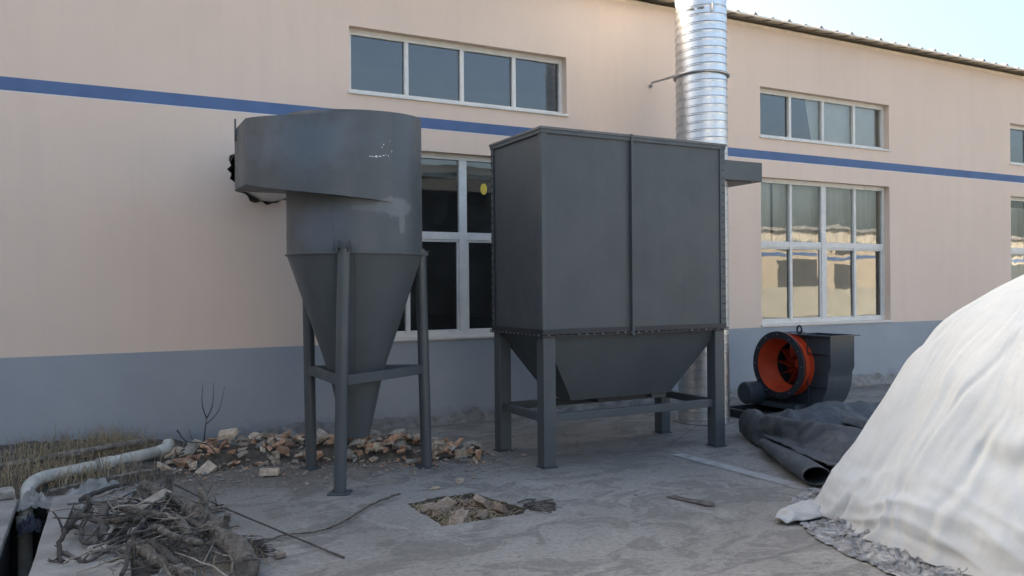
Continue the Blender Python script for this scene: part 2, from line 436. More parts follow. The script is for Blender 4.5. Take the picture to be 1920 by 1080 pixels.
m = MB(); m.box(TRX0 - .001, TRX1 + .001, TRY0, TRY1 + .001, -0.7, -0.001)
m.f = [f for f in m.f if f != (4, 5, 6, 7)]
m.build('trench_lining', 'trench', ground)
# worn painted line
m = MB(); m.grid(lambda u, v: (4.886 + (5.018 - 4.886) * u + (0.14 + 0.02 * u) * v * 0 + (4.93 - 4.886) * v + 0.02 * u * v, 6.10 - 1.75 * v - 0.03 * u, 0.004), 3, 20)
m.build('painted_line', 'line', ground)

# ---- the factory building
WY = 8.8
EAVE = 5.42
bld = empty('factory_building', (7.0, WY, 0), 'long cream factory building with blue stripe, grey plinth and ribbed roof edge', 'building')
UT, UB, LT, LB = 4.565, 3.83, 3.225, 1.035
WX = [(-3.63, -0.78), (2.57, 5.42), (8.77, 11.62), (14.95, 17.8), (21.15, 24.0)]
WXU = WX[1:]; WXL = WX[1:]
hole = []
rh = random.Random(5)
for k in range(44):
    t = 2 * PI * k / 44
    rad = 0.375 * (1 + rh.uniform(-0.07, 0.09))
    hole.append((1.66 + rad * math.cos(t) * 1.02, 2.87 + rad * math.sin(t) * 0.88))
holes = [[(x0, UB), (x1, UB), (x1, UT), (x0, UT)] for x0, x1 in WXU]
holes += [[(x0, LB), (x1, LB), (x1, LT), (x0, LT)] for x0, x1 in WXL]
holes += [hole]
PZ = 0.995
wv, wf = plate([(-14, PZ), (32, PZ), (32, EAVE), (-14, EAVE)], holes)
m = MB(); m.add([(x, WY, z) for x, z in wv], wf)
for h_ in holes:
    for i in range(len(h_)):
        p = h_[i]; q = h_[(i + 1) % len(h_)]
        m.add([(p[0], WY, p[1]), (q[0], WY, q[1]), (q[0], WY + 0.24, q[1]), (p[0], WY + 0.24, p[1])], [(0, 1, 2, 3)])
m.box(-14, 32, WY + 0.24, WY + 0.242, EAVE - 0.3, EAVE)
wall = m.build('wall', 'plaster', bld)
# plinth
m = MB()
m.grid(lambda u, v: (-14 + 46 * u, WY - 0.004 , -0.3 + (PZ + 0.3) * v + (0.006 * noise.noise((u * 60, 3, 0)) if v == 1 else 0)), 200, 2)
m.grid(lambda u, v: (-14 + 46 * u, WY - 0.004 + 0.02 * v, PZ + 0.006 * noise.noise((u * 60, 3, 0)) ), 200, 2)
m.build('plinth', 'plinth', bld)
# broken footing along the base
m = MB()
def foot_top(x): return 0.13 + 0.06 * noise.noise((x * 2.1, 7.7, 0)) + 0.04 * noise.noise((x * 9, 1.7, 0)) + (0.05 if 10.2 < x < 11.4 else 0)
m.grid(lambda u, v: (1.2 + 12 * u, WY - 0.012 - 0.03 * (1 - v) - 0.012 * noise.noise((u * 150, v * 4, 2)), -0.05 + (foot_top(1.2 + 12 * u) + 0.05) * v), 420, 6)
m.grid(lambda u, v: (1.2 + 12 * u, WY - 0.012 - 0.012 * noise.noise((u * 150, 4, 2)) + 0.012 * v, foot_top(1.2 + 12 * u) + 0.002), 420, 2)
m.build('footing', 'footing', bld)
# painted stripe
m = MB(); m.box(-14, 32, WY - 0.003, WY + 0.0005, 3.487, 3.612); m.build('blue_stripe', 'stripe', bld)
m = MB(); m.box(-14, 32, WY - 0.0015, WY + 0.0005, 3.475, 3.4869); m.build('stripe_edge', 'stripe_edge', bld)
# broken masonry rim of the duct opening
m = MB(); nh = 88
def rimf(u, v):
    t = 2 * PI * u; n1 = noise.noise((math.cos(t) * 5, math.sin(t) * 5, v * 3)); 
    rad = 0.375 + 0.03 * (v if v < 0.5 else 1 - v) * 2 * (0.4 + 1.6 * abs(n1)) - 0.02 * v
    return (1.66 + rad * math.cos(t) * 1.02, WY + 0.002 + 0.2 * v - 0.02 * math.sin(v * PI) * (0.8 + n1), 2.87 + rad * math.sin(t) * 0.88)
m.grid(rimf, nh, 7, True)
m.build('broken_rim', 'broken', bld)
# rest of the shell
m = MB(); m.box(-14, 32, 21.0, 21.2, 0, EAVE); m.box(-14.2, -14, WY, 21.2, 0, EAVE); m.box(32, 32.2, WY, 21.2, 0, EAVE)
m.build('rear_wall', 'plaster', bld)
m = MB(); m.add([(-14, WY + 0.25, 0.02), (32, WY + 0.25, 0.02), (32, 20.9, 0.02), (-14, 20.9, 0.02)], [(0, 1, 2, 3)])
m.box(-13.9, 31.9, 15.0, 15.1, 0.03, 5.6)
m.build('interior_partition', 'interior', bld)
m = MB(); m.box(-13.9, 31.9, WY + .25, 20.9, 5.30, 5.36); m.build('ceiling_panel', 'interior', bld)
# windows
def window(x0, x1, z0, z1, kind):
    FY = WY + 0.10; m = MB(); t = 0.05; d = 0.06
    cx = x0
    qs = [x0 + (x1 - x0) * k / 4 for k in range(5)]
    bars_v = []; panes = []
    m.box(x0, x1, FY, FY + d, z1 - t - 0.015, z1); m.box(x0, x1, FY, FY + d, z0, z0 + t)
    m.box(x0, x0 + t, FY, FY + d, z0 + t, z1 - t - 0.015); m.box(x1 - t, x1, FY, FY + d, z0 + t, z1 - t - 0.015)
    zi0, zi1 = z0 + t, z1 - t - 0.015
    for k in (1, 2, 3):
        w_ = 0.05 if (k == 2 and kind == 'low') else 0.026
        m.box(qs[k] - w_, qs[k] + w_, FY - 0.002, FY + d - 0.002, zi0, zi1); bars_v.append(w_)
    wl = [x0 + t] + [qs[k] + bars_v[k - 1] for k in (1, 2, 3)]
    wr = [qs[k] - bars_v[k - 1] for k in (1, 2, 3)] + [x1 - t]
    rows = [(zi0, zi1)]
    if kind == 'low':
        zt = 2.24
        for a_, b_ in zip(wl, wr): m.box(a_, b_, FY + 0.001, FY + d - 0.004, zt - 0.045, zt + 0.045)
        rows = [(zi0, zt - 0.045), (zt + 0.045, zi1)]
        for i, (a_, b_) in enumerate(zip(wl, wr)):   # sash rails of the lower row
            s_ = 0.028; c0, c1 = rows[0]
            m.box(a_, b_, FY + 0.012, FY + d - 0.01, c0, c0 + s_); m.box(a_, b_, FY + 0.012, FY + d - 0.01, c1 - s_, c1)
            if i % 2 == 0: m.box(a_, a_ + s_, FY + 0.012, FY + d - 0.01, c0 + s_, c1 - s_)
            else: m.box(b_ - s_, b_, FY + 0.012, FY + d - 0.01, c0 + s_, c1 - s_)
    o = m.build('window', 'pvc', bld, bevel=0.004, loc=(x0, FY, z0))
    for c0, c1 in rows:
        for a_, b_ in zip(wl, wr):
            tl = random.uniform(-0.004, 0.004); tl2 = random.uniform(-0.003, 0.003)
            p = MB(); p.add([(a_, FY + 0.035 + tl, c0), (b_, FY + 0.035 - tl, c0), (b_, FY + 0.035 - tl + tl2, c1), (a_, FY + 0.035 + tl + tl2, c1)], [(0, 1, 2, 3)])
            p.build('pane', 'glass', o, recalc=False)
    s = MB(); s.box(x0 - 0.02, x1 + 0.02, WY - 0.025, FY, z0 - 0.03, z0 - 0.0005); s.build('sill', 'pvc', o, bevel=0.005)
    return o
for x0, x1 in WXU: window(x0, x1, UB, UT, 'up')
lows = [window(x0, x1, LB, LT, 'low') for x0, x1 in WXL]
# blinds behind panes
def blind(x0, x1, z0, z1, y=9.15):
    m = MB(); n = max(8, int((x1 - x0) / 0.02))
    m.grid(lambda u, v: (x0 + (x1 - x0) * u, y + 0.015 * math.sin(u * n * 0.9), z0 + (z1 - z0) * v), n, 2)
    m.build('curtain', 'curtain', bld, smooth=True)
m = MB(); m.add([(9.93, 9.02, 4.56), (11.6, 9.02, 4.56), (11.6, 9.02, 3.83), (10.08, 9.02, 3.83)], [(0, 1, 2, 3)]); m.build('curtain', 'curtain', bld)
blind(8.80, 9.18, 2.22, 3.22, 9.03); blind(9.26, 11.6, 2.26, 3.22, 9.05); blind(15.0, 17.8, 1.04, 3.05, 9.05)
m = MB(); m.box(2.4, 5.6, 9.16, 9.4, 2.98, 3.5); m.build('inner_bar', 'bar_in', bld)  # plain grey bar behind the glass across the top of the middle window
# sticker on a pane
m = MB(); m.lathe([(0.001, 0), (0.05, 0.0), (0.05, 0.002), (0.001, 0.002)], (0, 0, 0), 20, 'X')
st = MB(); st.add([(4.29 + v[1] * 0.9, WY + 0.13 + v[0], 2.83 + v[2] * 1.4) for v in m.v], m.f); tag(st.build('sticker', 'yellow', lows[0]), 'small round yellow sticker')
# roof
roofm = MB()
SL = (6.75 - 5.50) / (14.9 - 8.5)
def rz(y): return 5.475 + (y - 8.5) * SL
PITCH = 0.335
nrib = int(46.6 / PITCH)
for side in (0,):
    prof = []
    for k in range(nrib + 1):
        x = -14.3 + k * PITCH
        prof += [(x - 0.045, 0), (x - 0.018, 0.035), (x + 0.018, 0.035), (x + 0.045, 0), (x + PITCH / 2 - 0.02, 0), (x + PITCH / 2, 0.008), (x + PITCH / 2 + 0.02, 0)]
    n = len(prof)
    vs = [(x, 8.58, rz(8.58) + h_) for x, h_ in prof] + [(x, 14.9, rz(14.9) + h_) for x, h_ in prof] + [(x, 21.4, rz(8.4) + h_) for x, h_ in prof]
    roofm.add(vs, [(i, i + 1, n + i + 1, n + i) for i in range(n - 1)] + [(n + i, n + i + 1, 2 * n + i + 1, 2 * n + i) for i in range(n - 1)])
roof = roofm.build('roof', 'roof', bld, loc=(-14.3, 8.48, rz(8.48)))
m = MB(); m.box(-14.2, 32.2, WY + 0.02, WY + 0.24, EAVE + 0.001, EAVE + 0.06); m.build('eave_trim', 'roof', roof)
rm = None
for k in range(nrib + 1):
    x = -14.3 + k * PITCH
    if x < 5.3 or x > 24: continue
    big = k % 2 == 0; hh = 0.06 if big else 0.04
    if True:
        c = MB(); y0, y1 = 8.575, 8.72
        c.add([(x - 0.05, y0, rz(y0) + 0.012), (x + 0.05, y0, rz(y0) + 0.012), (x + 0.008, y0 + .01, rz(y0) + hh), (x - 0.008, y0 + .01, rz(y0) + hh),
               (x - 0.05, y1, rz(y1) + 0.012), (x + 0.05, y1, rz(y1) + 0.012), (x + 0.008, y1, rz(y1) + hh), (x - 0.008, y1, rz(y1) + hh)],
              [(0,1,2,3),(7,6,5,4),(0,4,5,1),(1,5,6,2),(2,6,7,3),(3,7,4,0)])
        c.build('ridge_cap', 'rib', roof, loc=(x, y0, rz(y0)))
    c = MB(); c.beam((x, 8.582, rz(8.582) - 0.006), (x, 8.79, rz(8.79) - 0.006), 0.008, 0.01); c.build('sheet_joint', 'rib', roof, loc=(x, 8.6, rz(8.6)))
m = MB(); m.box(-14.2, 32.2, 8.566, 8.579, rz(8.57) - 0.012, rz(8.57) + 0.012); m.build('drip_edge', 'roof', roof)

side = empty('sky_blocker', (-9, 0, 0), 'plain unseen block added left of the yard to darken that side', 'building')  # unseen block added to cut off sky light from the left
m = MB(); m.box(-20, -8.5, -16, 7.5, 0, 5.6); m.build('wall', 'pink', side)
m = MB(); m.box(-20.3, -8.2, -16.3, 7.8, 5.61, 5.8); m.build('roof', 'rib', side)
# ---- facing building, added dark block and bounce strip (behind the camera, seen in the window panes)
opp = empty('facing_building', (30, -20, 0), 'long cream building across the yard, mirrored in the right windows', 'building')
m = MB(); m.box(-70, 110, -32, -20, 0, 5.3); m.build('wall', 'pink', opp)
m = MB(); m.box(-70.5, 110.5, -32.5, -19.6, 5.31, 5.5); m.build('roof', 'rib', opp)
m = MB(); m.box(-70, 110, -19.998, -19.985, 3.45, 3.65); m.build('blue_stripe', 'stripe', opp)
for k in range(-14, 12):
    x = 26 + k * 6.2
    for z0, z1 in ((1.0, 3.2), (3.85, 4.6)):
        m = MB(); m.box(x, x + 2.85, -19.998, -19.97, z0, z1); m.build('window', 'far_dark', opp)
dark_block = empty('dark_reflection_block', (14, -12, 0), 'unseen dark block added for the dark reflection in the middle window', 'dark_block')  # added out of view; gives the middle window its dark reflection
m = MB(); m.box(8, 21.2, -19.5, -14, 0, 6.6); m.build('wall', 'far_dark_block', dark_block)
m = MB(); m.box(7.6, 21.6, -19.55, -13.7, 6.61, 6.9); m.build('roof', 'far_dark_block', dark_block)
m = MB(); m.box(-70, 110, -13.5, -5.0, -0.05, 0.006); tag(m.build('bounce_apron', 'bounce_apron'), kind='structure')  # unseen pale strip added to bounce sunlight back onto the wall
gw = MB(); gw.box(24, 70, -12.2, -12, 0, 1.5); tag(gw.build('yard_wall', 'far_white'), 'low whitewashed yard wall mirrored in the right window', 'wall')

# ================================================================== CYCLONE
CX, CY = 2.012, 6.75
cyc = empty('cyclone_separator', (CX, CY, 0), 'charcoal cyclone dust separator with conical hopper on three tube legs', 'dust separator')
def P3(th, r, z): return (CX + r * math.cos(th), CY + r * math.sin(th), z)
ZT = 3.045
def rimz(th): return 3.075 - 0.045 * max(0, math.cos(th - R(253)))
m = MB(); m.lathe([(0.0, 5.0), (0.30, 5.0), (0.571, 5.0), (0.572, 4.996), (0.572, 1.905), (0.577, 1.90), (0.572, 1.895)], (CX, CY, 0), 96)
m.v = [(x, y, z if z < 4 else rimz(math.atan2(y - CY, x - CX)) + (z - 5.0)) for x, y, z in m.v]
body = m.build('barrel', 'cyc', cyc, smooth=True, angle=30, loc=(CX, CY, 1.9))
m = MB(); m.lathe([(0.571, 1.893), (0.226, 0.875), (0.24, 0.872), (0.24, 0.858), (0.222, 0.855), (0.108, 0.34), (0.10, 0.34), (0.10, 0.6)], (CX, CY, 0), 96)
m.build('cone', 'cyc', cyc, smooth=True, angle=25, loc=(CX, CY, 1.9))
m = MB(); m.lathe([(0.572, 1.888), (0.585, 1.89), (0.585, 1.902), (0.572, 1.904)], (CX, CY, 0), 96)
m.build('seam_ring', 'cyc', body, smooth=True)
for th in (R(236),):
    m = MB(); m.tube([P3(th, .5735, 1.91), P3(th, .5735, 2.28)], .0045, 6); m.build('weld_seam', 'cyc', body)
    m = MB(); m.tube([P3(th + .3, .571, 1.888), P3(th + .3, .228, .885)], .0045, 6); m.build('weld_seam', 'cyc', cyc)
# volute
TH0, TH1 = R(180), R(285)
def vrad(th):
    t = (th - TH0) / (TH1 - TH0); return 0.5755 + (0.905 - 0.5755) * (1 - t) ** 1.25
path = [(CX - 0.905, 7.30), (CX - 0.905, 7.1), (CX - 0.905, 6.95)]
for k in range(41):
    th = TH0 + (TH1 - TH0) * k / 40; path.append((CX + vrad(th) * math.cos(th), CY + vrad(th) * math.sin(th)))
np_ = len(path)
lens = [0]
for i in range(1, np_): lens.append(lens[-1] + (Vector(path[i]) - Vector(path[i-1])).length)
def vtab(i, tab):
    if i < 3: return tab[0][1]
    d = 180 + 105 * (i - 3) / 40
    for (a0, z0), (a1, z1) in zip(tab, tab[1:]):
        if d <= a1 + 1e-6: f = (d - a0) / (a1 - a0); return z0 + (z1 - z0) * f
    return tab[-1][1]
def vbot(i): return vtab(i, [(180, 2.465), (190, 2.43), (212, 2.38), (230, 2.352), (255, 2.325), (285, 2.305)])
m = MB()
top_z = [vtab(i, [(180, 2.995), (200, 2.972), (222, 2.962), (245, 2.985), (270, 3.022), (285, 3.03)]) for i in range(np_)]
m.add([(p[0], p[1], vbot(i)) for i, p in enumerate(path)] + [(p[0], p[1], top_z[i]) for i, p in enumerate(path)],
      [(i, i + 1, np_ + i + 1, np_ + i) for i in range(np_ - 1)])
vol = m.build('volute', 'cyc', cyc, smooth=True, angle=50, loc=(CX - 0.9, CY, 2.475))
# inner path (on the barrel) for floor and roof of the volute
inner = []
for i, p in enumerate(path):
    if i < 3: inner.append((CX - 0.30, p[1]))
    else:
        th = TH0 + (TH1 - TH0) * (i - 3) / 40; inner.append((CX + 0.56 * math.cos(th), CY + 0.56 * math.sin(th)))
for nm, zf in (('volute_floor', lambda i: vbot(i) + 0.004), ('volute_cover', lambda i: top_z[i] - 0.002)):
    m = MB(); m.add([(p[0], p[1], zf(i)) for i, p in enumerate(path)] + [(p[0], p[1], zf(i)) for i, p in enumerate(inner)],
          [(i, i + 1, np_ + i + 1, np_ + i) for i in range(np_ - 1)])
    m.build(nm, 'cyc', vol, solid=0.006)
m = MB(); m.box(CX - 0.905, CX - 0.30, 7.29, 7.305, 2.47, ZT - 0.036); m.build('inlet_plate', 'cyc', vol)
m = MB(); m.beam((CX - 0.915, 7.2, ZT - 0.16), (CX - 0.915, 7.2, ZT + 0.03), 0.03, 0.012, (1, 0, 0)); m.build('lifting_tab', 'leg', vol)
# spiral duct from the volute into the wall
def spiral(name, cen, r, z0, z1, pitch, mat, parent, horiz=False, nseg=72, dz=0.011, ridge=0.006):
    rows = int((z1 - z0) / dz)
    def fn(u, v):
        z = z0 + (z1 - z0) * v; t = 2 * PI * u
        ph = ((z / pitch) - u) % 1.0; d_ = min(ph, 1 - ph) * pitch
        rad = r + ridge * max(0, 1 - d_ / 0.009)
        if horiz: return (cen[0] + rad * math.cos(t), z, cen[1] + rad * math.sin(t))
        return (cen[0] + rad * math.cos(t), cen[1] + rad * math.sin(t), z)
    m = MB(); m.grid(fn, nseg, rows, True)
    return m.build(name, mat, parent, smooth=True, angle=80)
ind = spiral('inlet_duct', (1.68, 2.86), 0.31, 7.306, 9.3, 0.075, 'galv', None, True, 64, 0.009, 0.006)
tag(ind, 'short galvanised spiral duct entering the broken hole in the wall', 'duct')
# white scuffs on the barrel
def scuff(px_th, z, w_, h_, k):
    m = MB(); n = 7; rs = random.Random(k)
    ring = []
    for i in range(n):
        t = 2 * PI * i / n; q = rs.uniform(0.5, 1.1)
        th = px_th + w_ * math.cos(t) * q / 0.58; ring.append(P3(th, max(0.5745, vrad(min(th, TH1)) if th < TH1 else 0) + 0.0025, z + h_ * math.sin(t) * q))
    m.add(ring, [tuple(range(n))]); o = m.build('paint_scuff', 'scuff', body)
for i, (th, z, w_, h_) in enumerate([(265.5, 2.655, .030, .0035), (269.5, 2.658, .016, .009), (272.5, 2.664, .016, .005), (276, 2.672, .012, .006), (280.5, 2.676, .006, .006), (276, 2.76, .005, .006), (274.5, 2.735, .004, .008), (284, 2.715, .004, .012), (282, 2.795, .004, .004), (278, 2.68, .005, .004)]):
    scuff(R(th), z, w_, h_, i)
# legs
legs = [((1.715, 6.225), (1.755, 6.195)), ((1.735, 7.24), (1.71, 7.22)), ((2.655, 6.76), (2.615, 6.765))]
for i, (b_, t_) in enumerate(legs):
    m = MB(); m.tube([(b_[0], b_[1], 0.012), (t_[0], t_[1], 1.93)], 0.05, 20)
    lg = m.build('leg', 'leg', cyc, smooth=True, angle=40, loc=(b_[0], b_[1], 0))
    m = MB(); c_ = math.atan2(b_[1] - CY, b_[0] - CX); e = 0.115
    vs = [(b_[0] + e * math.cos(c_ + PI/4 + k * PI/2), b_[1] + e * math.sin(c_ + PI/4 + k * PI/2), z) for z in (0.001, 0.013) for k in range(4)]
    m.add(vs, [(3,2,1,0),(4,5,6,7),(0,1,5,4),(1,2,6,5),(2,3,7,6),(3,0,4,7)]); m.build('foot_plate', 'leg', lg)
    d = Vector((t_[0] - CX, t_[1] - CY)).normalized(); s_ = Vector((-d.y, d.x))
    for sg in (-1, 1):   # gusset fins
        m = MB(); o_ = s_ * sg * 0.045; a0 = Vector((CX, CY)) + d * 0.566; a1 = Vector((t_[0], t_[1])) + d * 0.05
        vs = []
        for q in (-0.004, 0.004):
            f_ = o_ + s_ * q
            vs += [(a0.x + f_.x, a0.y + f_.y, 1.90), (a1.x + f_.x, a1.y + f_.y, 1.90), (a1.x + f_.x, a1.y + f_.y, 1.925), (a0.x + f_.x, a0.y + f_.y, 2.0)]
        m.add(vs, [(0,1,2,3),(7,6,5,4),(0,4,5,1),(1,5,6,2),(2,6,7,3),(3,7,4,0)]); m.build('gusset', 'leg', lg)
    m = MB(); pl = Vector((t_[0], t_[1])); m.beam((pl.x - d.x * 0.055, pl.y - d.y * 0.055, 1.935), (pl.x + d.x * 0.06, pl.y + d.y * 0.06, 1.935), 0.11, 0.008); m.build('cap_plate', 'leg', lg)
def legpt(i, z):
    b_, t_ = legs[i]; k = z / 1.93; return (b_[0] + (t_[0] - b_[0]) * k, b_[1] + (t_[1] - b_[1]) * k, z)
for i, j in ((0, 1), (1, 2), (2, 0)):
    m = MB(); m.beam(legpt(i, 0.885), legpt(j, 0.885), 0.05, 0.08); m.build('brace', 'leg', cyc, bevel=0.006)

# ================================================================== DUST BOX
BX0, BX1, BY0, BY1, BZ0, BZ1 = 3.515, 5.635, 6.14, 7.15, 1.185, 3.02
dust = empty('dust_collector', (4.575, 6.65, 0), 'large charcoal box dust collector with hopper on four square legs', 'dust collector')
m = MB(); m.box(BX0 + .03, BX1 - .03, BY0 + .03, BY1 - .03, BZ0 + .03, BZ1 - .01)
core = m.build('housing', 'panel', dust)
def panel(name, q):     # outward-bulging thin sheet between frame members
    m = MB(); (p00, p10, p01), nrm, amp, seed = q
    p00 = Vector(p00); p10 = Vector(p10); p01 = Vector(p01); nv = Vector(nrm)
    m.grid(lambda u, v: tuple(p00 + (p10 - p00) * u + (p01 - p00) * v + nv * (amp * 16 * u * (1 - u) * v * (1 - v) * (0.6 + 0.7 * noise.noise((u * 2.3 + seed, v * 2.7, seed))))), 24, 24)
    return m.build(name, 'panel', dust, smooth=True)
MX = 4.48
panel('panel', (((BX0 + .03, BY0 + .014, BZ0 + .05), (MX - .012, BY0 + .014, BZ0 + .05), (BX0 + .03, BY0 + .014, BZ1 - .02)), (0, -1, 0), 0.012, 1))
panel('panel', (((MX + .012, BY0 + .014, BZ0 + .05), (BX1 - .03, BY0 + .014, BZ0 + .05), (MX + .012, BY0 + .014, BZ1 - .02)), (0, -1, 0), 0.012, 5))
panel('panel', (((BX0 + .014, BY1 - .03, BZ0 + .05), (BX0 + .014, BY0 + .03, BZ0 + .05), (BX0 + .014, BY1 - .03, BZ1 - .02)), (-1, 0, 0), 0.012, 9))
panel('panel', (((BX1 - .014, BY0 + .03, BZ0 + .05), (BX1 - .014, BY1 - .03, BZ0 + .05), (BX1 - .014, BY0 + .03, BZ1 - .02)), (1, 0, 0), 0.007, 13))
panel('panel', (((BX1 - .03, BY1 - .014, BZ0 + .05), (BX0 + .03, BY1 - .014, BZ0 + .05), (BX1 - .03, BY1 - .014, BZ1 - .02)), (0, 1, 0), 0.007, 17))
for x in (BX0, BX1):
    for y in (BY0, BY1):
        sx = 1 if x == BX0 else -1; sy = 1 if y == BY0 else -1
        m = MB(); w_ = 0.05
        m.add([(x, y, z) for z in (BZ0, BZ1 - .012)] , [])
        pr = [(x, y), (x + sx * w_, y), (x + sx * w_, y + sy * .006), (x + sx * .006, y + sy * .006), (x + sx * .006, y + sy * w_), (x, y + sy * w_)]
        m = MB(); m.add([(p[0], p[1], BZ0) for p in pr] + [(p[0], p[1], BZ1 - .012) for p in pr],
              [tuple(range(5, -1, -1)), tuple(range(6, 12))] + [(i, (i + 1) % 6, (i + 1) % 6 + 6, i + 6) for i in range(6)])
        m.build('corner_angle', 'steel', dust)
m = MB(); m.box(MX - .008, MX + .012, BY0 - .022, BY0 + .02, BZ0 - .03, BZ1 + .016); m.box(MX + .012, MX + .03, BY0 + .002, BY0 + .02, BZ0, BZ1 - .013); m.build('mullion', 'steel', dust)
m = MB(); m.box(BX1 - .065, BX1 - .05, BY0 + .0005, BY0 + .02, BZ0 + .05, BZ1 - .013); m.build('edge_strip', 'steel', dust)
# lid
m = MB(); e = 0.014
m.box(BX0 - e, BX1 + e, BY0 - e, BY1 + e, BZ1 - .011, BZ1 + .012)
lid = m.build('lid', 'trim', dust, bevel=0.003)
m = MB(); m.box(BX0 - .004, BX1 + .004, BY0 - .006, BY0 + .0135, BZ1 - .045, BZ1 - .0115); m.box(BX0 - .006, BX0 + .0135, BY0 + .0135, BY1 + .004, BZ1 - .045, BZ1 - .0115)
m.build('lid_rail', 'steel', lid)
# flange at the bottom + bolts
m = MB(); e = 0.018; m.box(BX0 - e, BX1 + e, BY0 - e, BY1 + e, BZ0 + .004, BZ0 + .012); m.box(BX0 - e, BX1 + e, BY0 - e, BY1 + e, BZ0 - .014, BZ0 - .004)
m.box(BX0 - .002, BX1 + .002, BY0 - .003, BY0 + .013, BZ0 + .0121, BZ0 + .05); m.box(BX0 - .003, BX0 + .013, BY0 + .014, BY1, BZ0 + .0121, BZ0 + .05)
fl = m.build('flange', 'black', dust)
m = MB()
def bolt(p, nrm, r=0.009):
    t = Vector(nrm); m.tube([Vector(p), Vector(p) + t * 0.014], r, 6)
for k in range(26):
    x = BX0 + 0.05 + k * (BX1 - BX0 - .1) / 25 + random.uniform(-.012, .012); bolt((x, BY0 - .018, BZ0 - .001), (0, -1, 0), random.choice((.004, .006, .007)))
for k in range(13):
    y = BY0 + 0.03 + k * (BY1 - BY0 - .08) / 12; bolt((BX0 - .018, y, BZ0 - .001), (-1, 0, 0), random.choice((.006, .008, .009)))
tag(m.build('bolts', 'bolt', fl), kind='stuff')
m = MB()
for k in range(24):
    z = BZ0 + 0.1 + k * 0.074; bolt((BX0 - .001, BY1 - .03, z), (-1, 0, 0), .008); bolt((BX1 - .03, BY0 - .001, z), (0, -1, 0), .005)
    bolt((MX + .02, BY0 + .003, z), (0, -1, 0), .004)
tag(m.build('bolts', 'black', core), kind='stuff')
# hopper
HX0, HX1, HY0, HY1, HZ = 3.98, 5.14, 6.42, 6.86, 0.545
def frust(t0, t1, b):
    (x0, x1, y0, y1, z), (a0, a1, b0, b1, zb) = t0, b
    m = MB(); m.add([(x0,y0,z),(x1,y0,z),(x1,y1,z),(x0,y1,z),(a0,b0,zb),(a1,b0,zb),(a1,b1,zb),(a0,b1,zb)], [(0,1,5,4),(1,2,6,5),(2,3,7,6),(3,0,4,7),(0,1,2,3)]); return m
hop = frust((BX0 + .045, BX1 - .045, BY0 + .045, BY1 - .045, BZ0 - .015), None, (HX0, HX1, HY0, HY1, HZ)).build('hopper', 'panel', dust)
m = MB(); m.box(HX0 + .01, HX1 - .01, HY0 + .01, HY1 - .01, HZ + .002, HZ + .01); m.build('hopper_floor', 'black', hop)
m = MB(); m.box(4.33, 4.93, 6.5, 6.8, HZ - .055, HZ + .0015); m.build('slide_gate', 'black', hop)
m = MB(); m.box(4.945, 5.125, 6.46, 6.7, HZ - .05, HZ + .0015); m.build('outlet_spout', 'panel', hop)
# legs
LW = 0.125
lx = (BX0 + .012, BX1 - .012 - LW); ly = (BY0 + .012, BY1 - .012 - LW)
for x in lx:
    for y in ly:
        m = MB(); m.box(x, x + LW, y, y + LW, 0.012, BZ0 - .0145); lg = m.build('leg', 'leg', dust, bevel=0.008, loc=(x, y, 0))
        m = MB(); m.box(x - .012, x + LW + .012, y - .012, y + LW + .012, 0.001, 0.0118); m.build('foot_plate', 'leg', lg)
bz = 0.40
for y in ly:
    m = MB(); m.box(lx[0] + LW, lx[1], y + .035, y + .09, bz, bz + .075); m.build('brace', 'leg', dust, bevel=0.005)
for x in lx:
    m = MB(); m.box(x + .035, x + .09, ly[0] + LW, ly[1], bz, bz + .075); m.build('brace', 'leg', dust, bevel=0.005)
# outlet transition to the vertical duct
m = MB(); m.box(BX1 + .001, 7.09, 7.09, 7.77, 2.848, 3.075)
m.f = [f for f in m.f]
tr_ = m.build('outlet_box', 'steel', dust, bevel=0.006)
m = MB(); m.box(BX1 + .01, 6.98, 7.15, 7.72, 2.842, 2.8475); m.build('outlet_underside', 'black', tr_)

# ================================================================== EXHAUST DUCT
DX, DY, DR = 6.46, 7.43, 0.298
duct = empty('exhaust_duct', (DX, DY, 0), 'tall shiny galvanised spiral exhaust duct beside the charcoal box', 'duct')
spiral('pipe', (DX, DY), DR, 0.012, 8.6, 0.096, 'galv', duct, False, 96, 0.0075, 0.0045)
# dark seam line wound along the ridge
m = MB(); pts = []
turns = int((8.6 - 0.02) / 0.096)
for k in range(turns * 40):
    t = k / 40; pts.append((DX + (DR + .0035) * math.cos(2*PI*t), DY + (DR + .0035) * math.sin(2*PI*t), t * 0.096 + 0.012 + 0.0))
m.tube(pts, 0.0032, 4); tag(m.build('seam', 'seam', duct, smooth=True))
m = MB(); m.lathe([(DR + .001, 0.002), (DR + .045, 0.002), (DR + .045, 0.012), (DR + .001, 0.014)], (DX, DY, 0), 64); m.build('base_flange', 'seam', duct)
# clamp band with a tie rod to the wall
m = MB()
def ringpt(t): return (DX + (DR + .018) * math.cos(t), DY + (DR + .018) * math.sin(t), 4.10)
m.tube([ringpt(2*PI*k/48) for k in range(49)], 0.016, 8); band = m.build('clamp_band', 'seam', duct, smooth=True)
m = MB(); m.tube([(DX - DR - .02, DY + .02, 4.10), (DX - .02, 8.35, 4.25), ], 0.016, 8); m.tube([(DX - .02, 8.35, 4.25), (6.76, 8.80, 4.345)], 0.008, 8); m.tube([(6.745, 8.765, 4.338), (6.762, 8.803, 4.347)], 0.025, 10)
m.v = [v for v in m.v]; m.build('tie_rod', 'seam', band)
for t0, t1, z in ((R(196), R(215), 4.83), (R(222), R(236), 4.835)):
    m = MB(); m.tube([(DX + (DR + .014) * math.cos(t0 + (t1 - t0) * k / 6), DY + (DR + .014) * math.sin(t0 + (t1 - t0) * k / 6), z) for k in range(7)], 0.009, 6); m.build('joint_strap', 'seam', duct)
